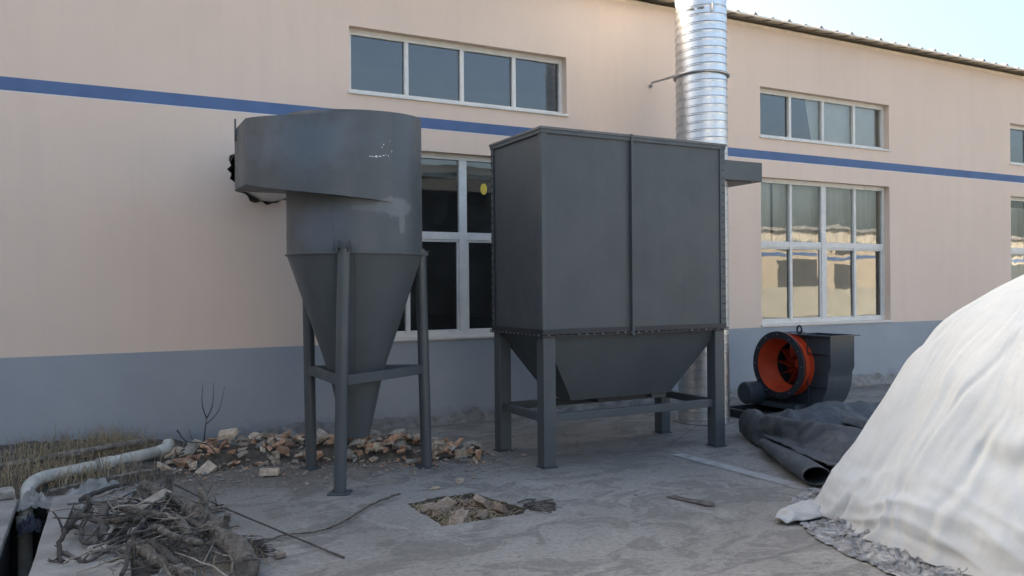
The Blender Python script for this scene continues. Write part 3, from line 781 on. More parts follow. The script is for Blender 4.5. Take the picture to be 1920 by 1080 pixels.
m = MB(); m.box(DX - .1, DX - .085, DY - DR - .03, DY - DR + .02, 4.79, 4.88); m.build('joint_lug', 'seam', duct)

# ================================================================== FAN
FX, FY_, FZ = 7.49, 7.26, 0.63
fan = empty('centrifugal_fan', (7.9, 7.3, 0), 'dark blue-grey centrifugal blower with bright orange round inlet by the wall', 'blower')
HX_0, HX_1 = 7.70, 8.11
FRONT = 6.64; OUTB = 7.2; OTOP = 1.0
# scroll outline in the Y-Z plane: front vertical, round the bottom, back and over to the cutoff
sc = [(FRONT, OTOP), (FRONT, FZ)]
for k in range(1, 41):
    t = k / 40; th = PI + t * R(265)        # PI = front (-Y), going down then back
    r_ = 0.58 + 0.12 * math.sin(min(1, t * 1.9) * PI) * 0.6 - 0.17 * max(0, t - 0.45) / 0.55
    z = FZ + r_ * math.sin(th); y = FY_ + r_ * math.cos(th)
    sc.append((y, max(z, 0.085)))
sc = sc[:-3] + [(OUTB, OTOP - 0.05), (OUTB, OTOP)]
n = len(sc); m = MB()
m.add([(HX_0, y, z) for y, z in sc] + [(HX_1, y, z) for y, z in sc], [(i, i + 1, n + i + 1, n + i) for i in range(n - 1)])
inh = [(FY_ + .30 * math.cos(2*PI*k/32), FZ + .30 * math.sin(2*PI*k/32)) for k in range(32)]
for X_, hl in ((HX_0, [inh]), (HX_1, [])):
    ov, of = plate(sc, hl); m.add([(X_, y, z) for y, z in ov], of)
house = m.build('scroll_housing', 'fan', fan, smooth=True, angle=30, loc=(HX_0, FY_, FZ))
m = MB()  # outlet flange: four flat bars
fz0, fz1 = OTOP, OTOP + .012; e = 0.05
m.box(HX_0 - e, HX_1 + e, FRONT - e, FRONT + .001, fz0, fz1); m.box(HX_0 - e, HX_1 + e, OUTB - .001, OUTB + e, fz0, fz1)
m.box(HX_0 - e, HX_0 + .001, FRONT + .001, OUTB - .001, fz0, fz1); m.box(HX_1 - .001, HX_1 + e, FRONT + .001, OUTB - .001, fz0, fz1)
m.build('outlet_flange', 'fan', fan)
m = MB(); m.box(HX_0 - .03, HX_0 - .001, 6.955, 6.962, 0.2, OTOP - .002); m.build('stiffener', 'fan', house)
for z in (0.79, 0.40):
    m = MB(); m.box(HX_0 - .032, HX_0 - .001, FRONT + .01, 6.953, z, z + .007); m.build('stiffener', 'fan', house)
m = MB(); m.tube([(HX_0 + .06, 7.16 + .035 * math.sin(2*PI*k/16), OTOP + .065 + .045 * math.cos(2*PI*k/16)) for k in range(17)], 0.012, 8); m.build('lifting_eye', 'black', fan, smooth=True)
RI = 0.335
m = MB(); m.lathe([(RI, 0.0), (0.415, 0.0), (0.415, 0.016), (RI, 0.018)], (FX, FY_, FZ), 64, 'X'); infl = m.build('inlet_flange', 'black', fan, smooth=True, angle=30)
m = MB(); m.lathe([(RI + .002, 0.019), (RI + .002, 0.19), (0.385, 0.192), (0.385, 0.208)], (FX, FY_, FZ), 64, 'X'); m.build('inlet_collar', 'orange', fan, smooth=True, angle=30)
m = MB(); m.lathe([(RI - .001, 0.002), (RI - .002, 0.10), (0.295, 0.2), (0.268, 0.27)], (FX, FY_, FZ), 64, 'X'); cone = m.build('inlet_cone', 'orange', fan, smooth=True, angle=40)
m = MB(); m.lathe([(0.36, 0.06), (0.40, 0.06), (0.40, 0.074), (0.34, 0.076)], (FX, FY_, FZ), 64, 'X'); m.build('mating_ring', 'orange', fan, smooth=True, angle=30)
m = MB()
for k in range(12):
    t = 2*PI*k/12; m.tube([(FX - .012, FY_ + .378*math.cos(t), FZ + .378*math.sin(t)), (FX + .0, FY_ + .378*math.cos(t), FZ + .378*math.sin(t))], .008, 6)
tag(m.build('bolts', 'bolt', infl), kind='stuff')
m = MB(); m.lathe([(0.0, 0.44), (0.275, 0.44), (0.275, 0.445), (0.07, 0.448)], (FX, FY_, FZ), 40, 'X'); wheel = m.build('impeller', 'wheel', fan)
m = MB(); m.lathe([(0.0, 0.34), (0.06, 0.35), (0.075, 0.435)], (FX, FY_, FZ), 32, 'X'); m.build('hub', 'wheel', wheel, smooth=True)
for k in range(10):
    t = 2*PI*k/10 + .2; t2 = t + .5; m = MB()
    pa = (FY_ + .10*math.cos(t), FZ + .10*math.sin(t)); pb = (FY_ + .265*math.cos(t2), FZ + .265*math.sin(t2))
    m.add([(FX + .29, *pa), (FX + .275, *pb), (FX + .438, *pb), (FX + .438, *pa)], [(0,1,2,3)]); m.build('blade', 'wheel', wheel, solid=0.006)
# base frame
m = MB(); m.box(6.95, 8.35, 6.98, 7.05, 0.001, 0.10); m.box(6.95, 8.35, 7.66, 7.73, 0.001, 0.10); m.box(6.95, 7.02, 7.051, 7.659, 0.001, 0.099); m.box(8.0, 8.07, 7.051, 7.659, 0.001, 0.099)
m.build('base_frame', 'black', fan, bevel=0.004)
m = MB(); m.box(7.5, 8.1, 7.0, 7.7, 0.1005, 0.16); m.build('pedestal', 'fan', fan)
m = MB(); m.lathe([(0.0, 0), (0.12, 0.0), (0.14, 0.02), (0.14, 0.34), (0.12, 0.36), (0, 0.36)], (7.28, 7.62, 0.26), 24, 'X'); m.build('bearing_drum', 'fan', fan, smooth=True, angle=40)

# ================================================================== RUBBER SHEET
rub = empty('rubber_sheet', (6.0, 5.5, 0), 'folded dark rubber sheeting heaped on the concrete before the blower', 'sheeting')
def pl_interp(pts, t):
    n = len(pts) - 1; k = min(int(t * n), n - 1); f = t * n - k
    p0 = Vector(pts[max(k - 1, 0)]); p1 = Vector(pts[k]); p2 = Vector(pts[k + 1]); p3 = Vector(pts[min(k + 2, n)])
    return 0.5 * ((2 * p1) + (p2 - p0) * f + (2 * p0 - 5 * p1 + 4 * p2 - p3) * f * f + (3 * p1 - p0 - 3 * p2 + p3) * f ** 3)
def loft(name, curves, seed, amp=0.02, nu=70, nv=34, sol=0.012, parent=rub, mat='rubber', fs=2.6):
    def fn(u, v):
        cs = [pl_interp(c, u) for c in curves]
        p = pl_interp(cs, v)
        e = min(1, 6 * v * (1 - v) + 0.3)
        d = Vector((noise.noise((p.x * fs, p.y * fs, seed)), noise.noise((p.x * fs, p.y * fs, seed + 5)), noise.noise((p.x * fs, p.y * fs, seed + 9))))
        d2 = Vector((0, 0, abs(noise.noise((p.x * 5 + u * 4, p.y * 5, seed + 3)))))
        rg = 1 - 3.2 * abs(noise.noise((p.x * fs * 1.1 + 3, p.y * fs * 1.1, seed + 21))); d3 = Vector((-.35, -.2, 1)) * max(-.3, rg)
        q = p + d * amp * e + d2 * amp * 0.8 * e + d3 * amp * 0.75 * e
        q.z = max(q.z, 0.012); return tuple(q)
    m = MB(); m.grid(fn, nu, nv); return m.build(name, mat, parent, smooth=True, angle=60, solid=sol)
loft('front_fold', [
    [(6.22, 6.58, 0.02), (5.95, 6.15, 0.02), (5.78, 5.80, 0.02), (5.55, 5.35, 0.02), (5.32, 4.75, 0.02), (5.25, 4.2, 0.02)],
    [(6.19, 6.56, 0.12), (5.92, 6.10, 0.10), (5.88, 5.75, 0.10), (5.68, 5.30, 0.09), (5.52, 4.75, 0.09), (5.5, 4.2, 0.08)],
    [(6.20, 6.50, 0.22), (5.93, 5.96, 0.23), (5.86, 5.60, 0.25), (5.80, 5.20, 0.26), (5.75, 4.70, 0.27), (5.7, 4.2, 0.26)],
    [(6.24, 6.47, 0.26), (5.98, 5.86, 0.29), (5.91, 5.45, 0.31), (5.90, 5.10, 0.325), (5.92, 4.70, 0.335), (5.9, 4.2, 0.33)],
    [(6.32, 6.47, 0.22), (6.10, 5.86, 0.23), (6.05, 5.45, 0.23), (6.04, 5.10, 0.24), (6.06, 4.70, 0.25), (6.05, 4.2, 0.25)],
    [(6.42, 6.45, 0.05), (6.30, 5.86, 0.06), (6.28, 5.45, 0.06), (6.28, 5.10, 0.06), (6.30, 4.70, 0.06), (6.3, 4.2, 0.06)]], 2.0, 0.035)
loft('back_fold', [
    [(6.20, 6.50, 0.02), (6.5, 6.45, 0.02), (6.9, 6.5, 0.02), (7.3, 6.45, 0.02), (7.7, 6.3, 0.02)],
    [(6.22, 6.35, 0.18), (6.52, 6.22, 0.24), (6.90, 6.15, 0.29), (7.28, 6.1, 0.29), (7.7, 6.0, 0.26)],
    [(6.25, 6.20, 0.23), (6.55, 6.02, 0.31), (6.92, 5.92, 0.355), (7.25, 5.88, 0.34), (7.7, 5.7, 0.30)],
    [(6.26, 6.05, 0.20), (6.56, 5.90, 0.26), (6.90, 5.78, 0.28), (7.22, 5.72, 0.27), (7.65, 5.5, 0.26)],
    [(6.28, 5.80, 0.05), (6.55, 5.62, 0.10), (6.85, 5.45, 0.14), (7.15, 5.4, 0.14), (7.6, 5.1, 0.12)],
    [(6.25, 5.30, 0.03), (6.55, 5.1, 0.08), (6.85, 5.0, 0.12), (7.15, 4.9, 0.12), (7.6, 4.7, 0.1)]], 6.0, 0.03)
loft('cross_fold', [
    [(6.62, 6.02, 0.30), (6.72, 5.7, 0.22), (6.70, 5.35, 0.18), (6.6, 5.0, 0.12)],
    [(6.75, 6.02, 0.34), (6.84, 5.72, 0.27), (6.80, 5.35, 0.24), (6.7, 5.0, 0.18)],
    [(6.86, 6.02, 0.36), (6.94, 5.72, 0.22), (6.90, 5.35, 0.16), (6.8, 5.0, 0.1)]], 9.0, 0.015, 40, 14)
# rolled hem with an open end
m = MB()
def rollf(u, v):
    p = Vector((5.76, 5.76, 0.085)).lerp(Vector((5.06, 4.50, 0.10)), u)
    ax = Vector((5.06 - 5.76, 4.50 - 5.76, 0)).normalized(); sx = Vector((-ax.y, ax.x, 0))
    rr_ = 0.045 + 0.035 * min(1, u * 1.6); t = -0.6 + v * 2 * PI * 1.06; rr_ *= 1 - 0.10 * v + 0.06 * noise.noise((u * 6, v * 3, 4))
    w_ = 1.45
    return tuple(p + sx * math.cos(t) * rr_ * w_ + Vector((0, 0, 1)) * math.sin(t) * rr_ * 0.95)
m.grid(rollf, 40, 40); m.build('rolled_hem', 'rubber', rub, smooth=True, angle=60, solid=0.009)
loft('floor_flap', [
    [(5.80, 5.82, 0.13), (5.58, 5.40, 0.16), (5.36, 4.95, 0.17), (5.18, 4.50, 0.17)],
    [(5.90, 5.82, 0.13), (5.72, 5.36, 0.13), (5.55, 4.92, 0.12), (5.42, 4.46, 0.10)],
    [(6.0, 5.8, 0.14), (5.85, 5.30, 0.20), (5.78, 4.9, 0.20), (5.70, 4.42, 0.19)]], 12.0, 0.03, 40, 20)

# ================================================================== WHITE COVERED HEAP
heap = empty('covered_heap', (5.85, 2.85, 0), 'big heap draped in white fabric at the right edge', 'heap')
HC = Vector((5.84, 2.83))
prof = [(0, 1.88), (.19, 1.74), (.42, 1.50), (.53, 1.37), (.58, 1.25), (.66, 1.04), (.78, .72), (.88, .44), (.96, .18), (.985, .06), (1.0, .02)]
def profz(t):
    for i in range(len(prof) - 1):
        if t <= prof[i + 1][0]:
            f = (t - prof[i][0]) / (prof[i + 1][0] - prof[i][0]); return prof[i][1] + (prof[i + 1][1] - prof[i][1]) * f
    return prof[-1][1]
def smoothz(t): return (profz(max(0, t - .05)) + 2 * profz(t) + profz(min(1, t + .05))) / 4
HRX, HRY = 1.76, 1.68
tp = [p[0] for p in prof]; zp = [p[1] for p in prof]
arc = [0]
for i in range(1, len(prof)): arc.append(arc[-1] + math.hypot((tp[i] - tp[i-1]) * 1.72, zp[i] - zp[i-1]))
def arc_t(sv):
    for i in range(len(arc) - 1):
        if sv <= arc[i + 1]: return tp[i] + (tp[i + 1] - tp[i]) * (sv - arc[i]) / (arc[i + 1] - arc[i])
    return 1.0
NN = noise.noise
def ridged(x, y, z): return 1 - 2.6 * abs(NN((x, y, z)))
def heapf(u, v):
    th = 2 * PI * u; sv = arc[-1] * v; t = arc_t(sv)
    cx, sy = math.cos(th), math.sin(th); rs = (abs(cx) ** 2.2 + abs(sy) ** 2.2) ** (-1 / 2.2)
    # fabric coordinates: q runs round the heap, sv down the slope; warped so that folds wander and fork
    w1 = NN((cx * 1.7, sy * 1.7, sv * 0.9 + 4)); w2 = NN((cx * 4, sy * 4, sv * 1.8 + 9))
    q = th + 0.16 * w1 + 0.07 * w2
    qx, qy = math.cos(q), math.sin(q)
    k1 = max(0, min(1, (t - 0.42) / 0.45)); k0 = max(0, min(1, (t - 0.15) / 0.5))
    msk = max(0, min(1, 0.25 + 2.0 * NN((cx * 2.2, sy * 2.2, sv * 0.7 + 31))))
    f = -0.02 * k1 + 0.070 * k1 * NN((qx * 3.6, qy * 3.6, sv * 0.55))
    f += 0.040 * k1 * msk * max(-.5, ridged(qx * 6.5, qy * 6.5, sv * 0.6 + 3))
    f += 0.010 * k0 * (0.15 + msk) * ridged(qx * 13, qy * 13, sv * 1.0 + 8)
    f += 0.003 * k0 * ridged(qx * 27, qy * 27, sv * 2.2 + 13)
    for fq, am, wd, sd_ in ((2.3, .045, .045, 2.0), (3.4, .030, .05, 17.0), (5.2, .016, .06, 40.0)):
        nn = NN((qx * fq, qy * fq, sv * .45 + sd_)); gate = max(0, min(1, .4 + 1.8 * NN((cx * 3, sy * 3, sv * 1.3 + sd_))))
        f += am * k1 * gate * (-math.exp(-(nn / wd) ** 2) + .6 * math.exp(-((nn - 2.0 * wd) / (1.2 * wd)) ** 2))
    # slack collecting above the hem
    hm = max(0, 1 - abs(t - 0.94) / 0.09)
    f += hm * (0.020 * ridged(cx * 2.2, sy * 2.2, sv * 6 + 2 * w1) + 0.012 * NN((cx * 9, sy * 9, sv * 14)))
    f += 0.02 * NN((cx * t * 4, sy * t * 4, 4.0)) + 0.008 * NN((cx * t * 11, sy * t * 11, 2.0))
    lump = 0.07 * NN((cx * t * 2.2 + 5, sy * t * 2.2, 1.0)) * (1 - t * .8)
    sl = min(1, t * 1.5)
    rad = t * rs * (1 + 0.07 * NN((cx * 1.4, sy * 1.4, 3.1)) * t)
    z = smoothz(t) + lump + f * (1 - .65 * sl)
    if t > .9: z += (t - .9) * 6 * 0.045 * max(0, NN((cx * 7, sy * 7, 7.7)) + .15)
    return (HC.x + (HRX * rad + f * sl) * cx, HC.y + (HRY * rad + f * sl) * sy, max(z, 0.012))
def smoothz(t): return (profz(max(0, t - .035)) + 2 * profz(t) + profz(min(1, t + .035))) / 4
m = MB(); m.grid(heapf, 620, 190, True)
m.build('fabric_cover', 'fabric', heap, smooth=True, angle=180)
# crumpled film skirt around the hem
m = MB()
def filmf(u, v):
    th = R(118) + R(150) * u; cx, sy = math.cos(th), math.sin(th)
    rs = (abs(cx) ** 2.2 + abs(sy) ** 2.2) ** (-1 / 2.2)
    out = 0.93 + 0.19 * v * (0.6 + 0.65 * (noise.noise((u * 9, 2, 1)) + 0.4))
    x = HC.x + HRX * rs * cx * out; y = HC.y + HRY * rs * sy * out
    hs = random.Random(int(u * 7919) * 131 + int(v * 997)); c_ = abs(noise.noise((x * 5, y * 5, 1))) * 0.08 + abs(noise.noise((x * 13, y * 13, 4))) * 0.05 + hs.uniform(0, .016); x += hs.uniform(-.014, .014); y += hs.uniform(-.014, .014)
    z = 0.006 + c_ * (1 - 0.75 * v ** 3) * 0.7 + 0.04 * (1 - v) ** 2
    return (x + 0.03 * noise.noise((x * 8, y * 8, 11)), y + 0.03 * noise.noise((x * 8, y * 8, 14)), z)
m.grid(filmf, 260, 20); m.build('film_skirt', 'film', heap)
# white flap lying out at the far corner
loft('loose_flap', [
    [(4.55, 4.12, .05), (4.35, 4.12, .05), (4.18, 4.06, .04), (4.05, 3.98, .02)],
    [(4.5, 3.95, .10), (4.34, 3.96, .07), (4.2, 3.95, .05), (4.06, 3.93, .03)],
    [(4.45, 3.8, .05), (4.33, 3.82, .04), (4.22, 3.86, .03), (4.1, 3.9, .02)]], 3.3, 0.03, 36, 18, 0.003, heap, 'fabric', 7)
m = MB(); m.box(4.30, 4.62, 2.55, 2.75, 0.002, 0.12); tag(m.build('board', 'brown', heap, bevel=0.01), 'brown board showing under the hem')

# ================================================================== LEFT CORNER: slabs, pipes, soil
def slab(name, x0, x1, y0, y1, z0, z1, label, seed):
    m = MB(); rs = random.Random(seed)
    n = 30
    def edge(k): return 0.012 * noise.noise((k * 0.7, seed, 0))
    vs = []
    m.box(x0, x1, y0, y1, z0, z1)
    o = m.build(name, 'slab', None, bevel=0.012, loc=((x0 + x1) / 2, (y0 + y1) / 2, z0))
    bm = bmesh.new(); bm.from_mesh(o.data)
    bmesh.ops.subdivide_edges(bm, edges=[e for e in bm.edges if e.calc_length() > 0.2], cuts=10, use_grid_fill=True)
    for v in bm.verts:
        d = noise.noise_vector((v.co.x * 6 + seed, v.co.y * 6, v.co.z * 6)); v.co += d * 0.006
    bm.to_mesh(o.data); bm.free()
    return tag(o, label, 'slab')
slab('cover_slab', -1.25, -0.50, 4.2, 7.02, 0.004, 0.062, 'concrete cover slab at the far left edge, left of the open trench', 2)
s2 = slab('cover_slab', -0.305, 0.20, 4.3, 6.96, 0.004, 0.060, 'concrete cover slab under the brushwood, right of the open trench', 9)
s2.rotation_euler = (0, 0, R(-1.5))
# soil bank against the wall
m = MB()
def soilh(x, y):
    e = max(0, 1 - max(0, x - 0.3) / 0.9) * min(1, max(0, (y - 7.2) / 0.5))
    return e * (0.10 + 0.08 * max(0, (y - 7.9)) + 0.06 * noise.noise((x * 2, y * 2, 1)) + 0.035 * noise.noise((x * 8, y * 8, 3)) + 0.015 * noise.noise((x * 22, y * 22, 3))) - 0.012
m.grid(lambda u, v: (-3.5 + 4.8 * u, 7.17 + 1.625 * v, soilh(-3.5 + 4.8 * u, 7.17 + 1.625 * v)), 190, 70)
tag(m.build('soil_bank', 'soil', None, smooth=True), kind='structure')
# dry grass
def blades(name, n, area, hmin, hmax, seed, lean=0.5, wd=0.004, zf=None):
    rs = random.Random(seed); m = MB()
    for k in range(n):
        x, y = area(rs); z = zf(x, y) if zf else 0.0
        h_ = rs.uniform(hmin, hmax) * rs.uniform(0.5, 1); a_ = rs.uniform(0, 2 * PI); l_ = rs.uniform(0.1, lean) * h_
        dx_, dy_ = math.cos(a_) * l_, math.sin(a_) * l_; b_ = rs.uniform(0, PI); wx, wy = math.cos(b_) * wd * .5, math.sin(b_) * wd * .5
        m.add([(x - wx, y - wy, z - .01), (x + wx, y + wy, z - .01), (x + dx_ * .4 + wx * .8, y + dy_ * .4 + wy * .8, z + h_ * .55), (x + dx_ * .4 - wx * .8, y + dy_ * .4 - wy * .8, z + h_ * .55),
               (x + dx_, y + dy_, z + h_ * (0.95 - 0.3 * rs.random()))], [(0, 1, 2, 3), (3, 2, 4)])
    return m.build(name, 'straw', None)
def gauss_area(pts):
    def f(rs):
        c = rs.choice(pts); return (c[0] + rs.gauss(0, c[2]), min(8.77, c[1] + rs.gauss(0, c[3])))
    return f
tag(blades('dry_grass', 2600, gauss_area([(-0.9, 8.3, .4, .25), (-0.1, 8.35, .3, .2), (0.25, 8.4, .2, .15), (0.15, 8.45, .12, .1), (-0.4, 8.2, .3, .2), (-0.5, 7.6, .25, .15), (-.15, 7.5, .3, .1)]), .06, .30, 4, .7, .006, lambda x, y: max(0, soilh(x, y))),
    'withered straw-coloured grass along the wall base at left', 'grass', kind='stuff')
tag(blades('dry_grass', 260, gauss_area([(.55, 4.85, .12, .05), (.75, 4.9, .1, .06), (.45, 5.0, .1, .08), (.35, 7.2, .2, .15)]), .05, .2, 8, 1.2, .004),
    'straw-coloured grass tufts around the brushwood', 'grass', kind='stuff')
tag(blades('dry_weeds', 300, gauss_area([(1.5, 8.6, .5, .06), (2.6, 8.65, .4, .05), (6.5, 8.7, .8, .03), (10.8, 8.65, .4, .05)]), .03, .13, 12, .8, .004),
    'sparse dry weeds along the foot of the wall', 'weeds', kind='stuff')
# drain pipes
def smooth_path(pts, n):
    return [tuple(pl_interp(pts, k / (n - 1))) for k in range(n)]
dp = empty('drain_pipe', (-0.42, 7.1, 0), 'dirty white plastic drain pipe with elbow bending down into the trench', 'pipe')
m = MB(); m.tube(smooth_path([(-0.455, 6.96, -0.55), (-0.455, 7.02, -0.10), (-0.45, 7.12, 0.03), (-0.44, 7.26, 0.10), (-0.36, 7.42, 0.122), (-0.18, 7.545, 0.124), (0.0, 7.655, 0.125)], 50), 0.05, 20); m.build('pipe', 'drain', dp, smooth=True, angle=50)
m = MB(); m.tube([(-0.455, 6.985, -0.16), (-0.455, 7.0, -0.06)], 0.06, 20); m.build('collar', 'drain', dp, smooth=True, angle=50)
dp2 = empty('drain_pipe', (0.1, 7.55, 0), 'dirty white plastic drain pipe with broken end near the brick rubble', 'pipe')
m = MB(); m.tube([(0.045, 7.68, 0.125), (0.30, 7.83, 0.135), (0.54, 7.97, 0.145)], 0.05, 20, cap=False); m.build('pipe', 'drain', dp2, smooth=True, angle=50, solid=0.005)
m = MB(); m.tube([(0.03, 7.672, 0.125), (0.14, 7.737, 0.128)], 0.06, 20); m.build('coupling', 'drain', dp2, smooth=True, angle=50)
m = MB(); m.tube(smooth_path([(0.52, 7.955, 0.145), (0.60, 8.0, 0.17), (0.61, 8.03, 0.23)], 10), [0.052] * 5 + [0.05, .05, .05, .045, .04], 18, jit=.06); m.build('torn_end', 'drain', dp2, smooth=True, angle=50)
# old pole behind the pipe
m = MB(); m.tube(smooth_path([(-1.3, 7.72, .15), (-0.6, 7.86, .17), (0.0, 8.05, .2), (0.5, 8.2, .22)], 20), 0.028, 8, jit=.12)
tag(m.build('wooden_pole', 'bark', None, smooth=True), 'long thin weathered pole lying behind the white drain pipe', 'pole')
m = MB(); m.tube(smooth_path([(-0.3, 7.12, .07), (0.1, 7.28, .09), (0.5, 7.5, .08)], 14), 0.016, 8, jit=.12)
tag(m.build('wooden_pole', 'bark', None, smooth=True), 'short thin pole lying in front of the white drain pipe', 'pole')

# ---- rags and litter
def rag(name, c, sx, sy, h_, mat, seed, label):
    m = MB()
    def fn(u, v):
        x, y = (u - .5) * 2, (v - .5) * 2; rd = math.hypot(x, y)
        z = h_ * max(0, 1 - rd * rd * .6) * (0.5 + abs(noise.noise((x * 2.2, y * 2.2, seed))) * 1.6) + 0.02 * noise.noise((x * 7, y * 7, seed))
        k = 1 + .35 * noise.noise((x * 1.2, y * 1.2, seed + 3))
        return (c[0] + sx * x * k, c[1] + sy * y * k, c[2] + max(z, 0.004))
    m.grid(fn, 40, 40); return tag(m.build(name, mat, None, smooth=True), label, 'rag')
rag('rag', (-0.41, 6.80, -0.12), .08, .16, .08, 'cloth_dk', 3, 'dark blue rag stuffed into the trench end')
rag('rag', (-0.42, 7.02, -0.02), .14, .12, .10, 'cloth_gr', 6, 'grey crumpled rag by the pipe elbow at the trench')
rag('rag', (0.02, 7.08, 0.01), .20, .10, .10, 'cloth_gr', 11, 'grey-green crumpled plastic between trench and brushwood')
rag('rag', (0.33, 6.9, 0.0), .16, .09, .09, 'cloth_gr', 17, 'pale grey plastic scrap behind the brushwood')
rag('rag', (0.36, 5.75, 0.10), .10, .07, .07, 'cloth_dk', 23, 'dark purple cloth caught inside the brushwood heap')
rag('rag', (0.36, 4.72, 0.0), .12, .10, .08, 'cloth_gr', 29, 'grey-blue plastic scrap under the front of the brushwood')

# ---- brushwood heap
GB = 'brushwood heap on the slab'
def branch(pts, r0_, r1_, mat='bark', label=None, n=None, sides=8, jit=.10, name='branch', twigs=0, wob=0.012, seed=None):
    rs = random.Random(seed if seed is not None else int(abs(pts[0][0] * 911 + pts[-1][1] * 373) * 10))
    n = n or max(10, 5 * len(pts)); pp = smooth_path(pts, n)
    pp = [(p[0] + rs.uniform(-wob, wob), p[1] + rs.uniform(-wob, wob), max(p[2] + rs.uniform(-wob, wob) * .6, r1_)) for p in pp]
    rad = [r0_ + (r1_ - r0_) * k / (n - 1) for k in range(n)]
    m = MB(); m.tube(pp, rad, sides, jit=jit)
    for k in range(twigs):
        i = rs.randrange(2, n - 1); b_ = Vector(pp[i]); d = Vector((rs.uniform(-1, 1), rs.uniform(-1, 1), rs.uniform(.0, 1))).normalized(); L_ = rs.uniform(.05, .16)
        m.tube([b_, b_ + d * L_ * .5 + Vector((rs.uniform(-.01, .01),) * 3), b_ + d * L_], [rad[i] * .6, rad[i] * .45, rad[i] * .25], 5)
    o = m.build(name, mat, None, smooth=True, angle=60)
    deflt = {'bark': 'dry grey-brown branch tangled in the brushwood heap', 'bark_dk': 'dry blackish twig tangled in the brushwood heap', 'wood_pale': 'pale bare stick tangled in the brushwood heap'}[mat]
    return tag(o, label or deflt, 'branch', GB if label else GB + ', ' + mat.replace('bark_dk', 'blackish').replace('wood_pale', 'pale').replace('bark', 'grey-brown'))
tr = branch([(0.76, 4.62, 0.07), (0.69, 5.05, 0.12), (0.62, 5.37, 0.15), (0.52, 5.78, 0.17), (0.41, 6.15, 0.18), (0.33, 6.56, 0.17)], 0.072, .036, 'bark', 'thick gnarled trunk along the right side of the brushwood heap', 26, 14, .14, 'tree_trunk', wob=.018)
for a_, b_, r_ in (((0.62, 5.40, 0.16), (0.60, 5.39, 0.36), .030), ((0.67, 5.11, 0.13), (0.71, 5.06, 0.26), .026), ((0.46, 6.04, 0.17), (0.455, 6.03, 0.34), .026), ((0.5, 5.8, .15), (.42, 5.70, .28), .02)):
    m = MB(); p = Vector(a_); q = Vector(b_); m.tube([p, p.lerp(q, .4), p.lerp(q, .75) + Vector((.006, 0, 0)), q], [r_ * 1.3, r_, r_ * .9, r_ * .75], 10, jit=.15); m.build('stub', 'bark', tr, smooth=True, angle=60)
m = MB(); m.beam((0.07, 5.62, 0.13), (0.45, 5.92, 0.24), .075, .03, (0, -.3, 1))
tag(m.build('board_offcut', 'wood_pale', None, bevel=.006), 'pale split board lying across the top of the brushwood', 'board')
branch([(-0.04, 6.04, 0.12), (-0.12, 5.83, 0.15), (-0.17, 5.59, 0.12), (-0.18, 5.29, 0.08), (-0.14, 5.23, 0.06)], .019, .010, 'bark_dk', 'knotty dark branch arching at the far left of the brushwood', twigs=6)
branch([(-0.17, 5.73, 0.10), (-0.09, 5.73, 0.13), (-0.05, 5.48, 0.10), (0.02, 5.39, 0.09), (0.15, 5.16, 0.09), (0.24, 4.92, 0.07), (0.32, 4.81, 0.05)], .015, .008, 'bark_dk', 'long thin dark branch curving across the slab front', twigs=6)
branch([(-0.19, 5.42, 0.07), (-0.13, 5.35, 0.07), (-0.04, 5.17, 0.07), (0.05, 5.24, 0.09), (0.12, 5.32, 0.10), (0.21, 5.30, 0.12)], .014, .008, 'bark_dk', 'dark zigzag branch nearest the trench on the slab', twigs=6)
branch([(-0.11, 6.00, 0.14), (-0.03, 5.85, 0.15), (0.04, 5.67, 0.16), (0.19, 5.58, 0.18), (0.46, 5.53, 0.17)], .026, .018, 'bark', twigs=4)
branch([(-0.04, 6.04, 0.13), (-0.035, 6.01, 0.18), (-0.03, 5.99, 0.25)], .020, .010, 'bark_dk', 'short dark upright twig at the left of the brushwood', n=8)
branch([(-0.06, 5.45, 0.10), (0.07, 5.66, 0.16), (0.14, 5.70, 0.2)], .012, .008, twigs=2)
branch([(0.11, 5.92, 0.20), (0.31, 5.48, 0.21), (0.48, 5.37, 0.19), (0.64, 5.06, 0.17)], .024, .017, 'bark', twigs=1)
branch([(0.05, 5.54, 0.09), (0.055, 5.66, 0.15), (0.06, 5.80, 0.22)], .032, .03, 'bark_dk', 'stubby dark log standing askew in the brushwood middle', n=8, sides=12, name='log')
branch([(0.19, 5.24, 0.12), (0.30, 4.95, 0.10), (0.45, 4.60, 0.08)], .036, .038, 'bark', 'thick log pointing to the lower front of the brushwood', sides=12, name='log')
branch([(0.32, 5.20, 0.20), (0.42, 4.98, 0.19), (0.54, 4.87, 0.17)], .022, .018, 'bark')
branch([(0.27, 5.40, 0.12), (0.35, 4.91, 0.13), (0.41, 4.70, 0.11)], .028, .022, 'bark_dk')
branch([(-0.09, 6.66, 0.08), (0.05, 6.81, 0.10), (0.25, 6.89, 0.12)], .022, .014, 'bark_dk', 'dark branch lying behind the heap at the slab far end')
branch([(0.45, 5.3, .2), (0.50, 5.0, .14), (.52, 4.85, .12)], .028, .028, 'bark', 'short cut log end facing front under the trunk', n=8, sides=12, name='log')
branch([(0.30, 6.6, .08), (0.36, 6.35, .12), (.30, 6.1, .16)], .042, .035, 'bark', 'thick log lying at the back of the brushwood', n=10, sides=12, name='log')
rs = random.Random(31)
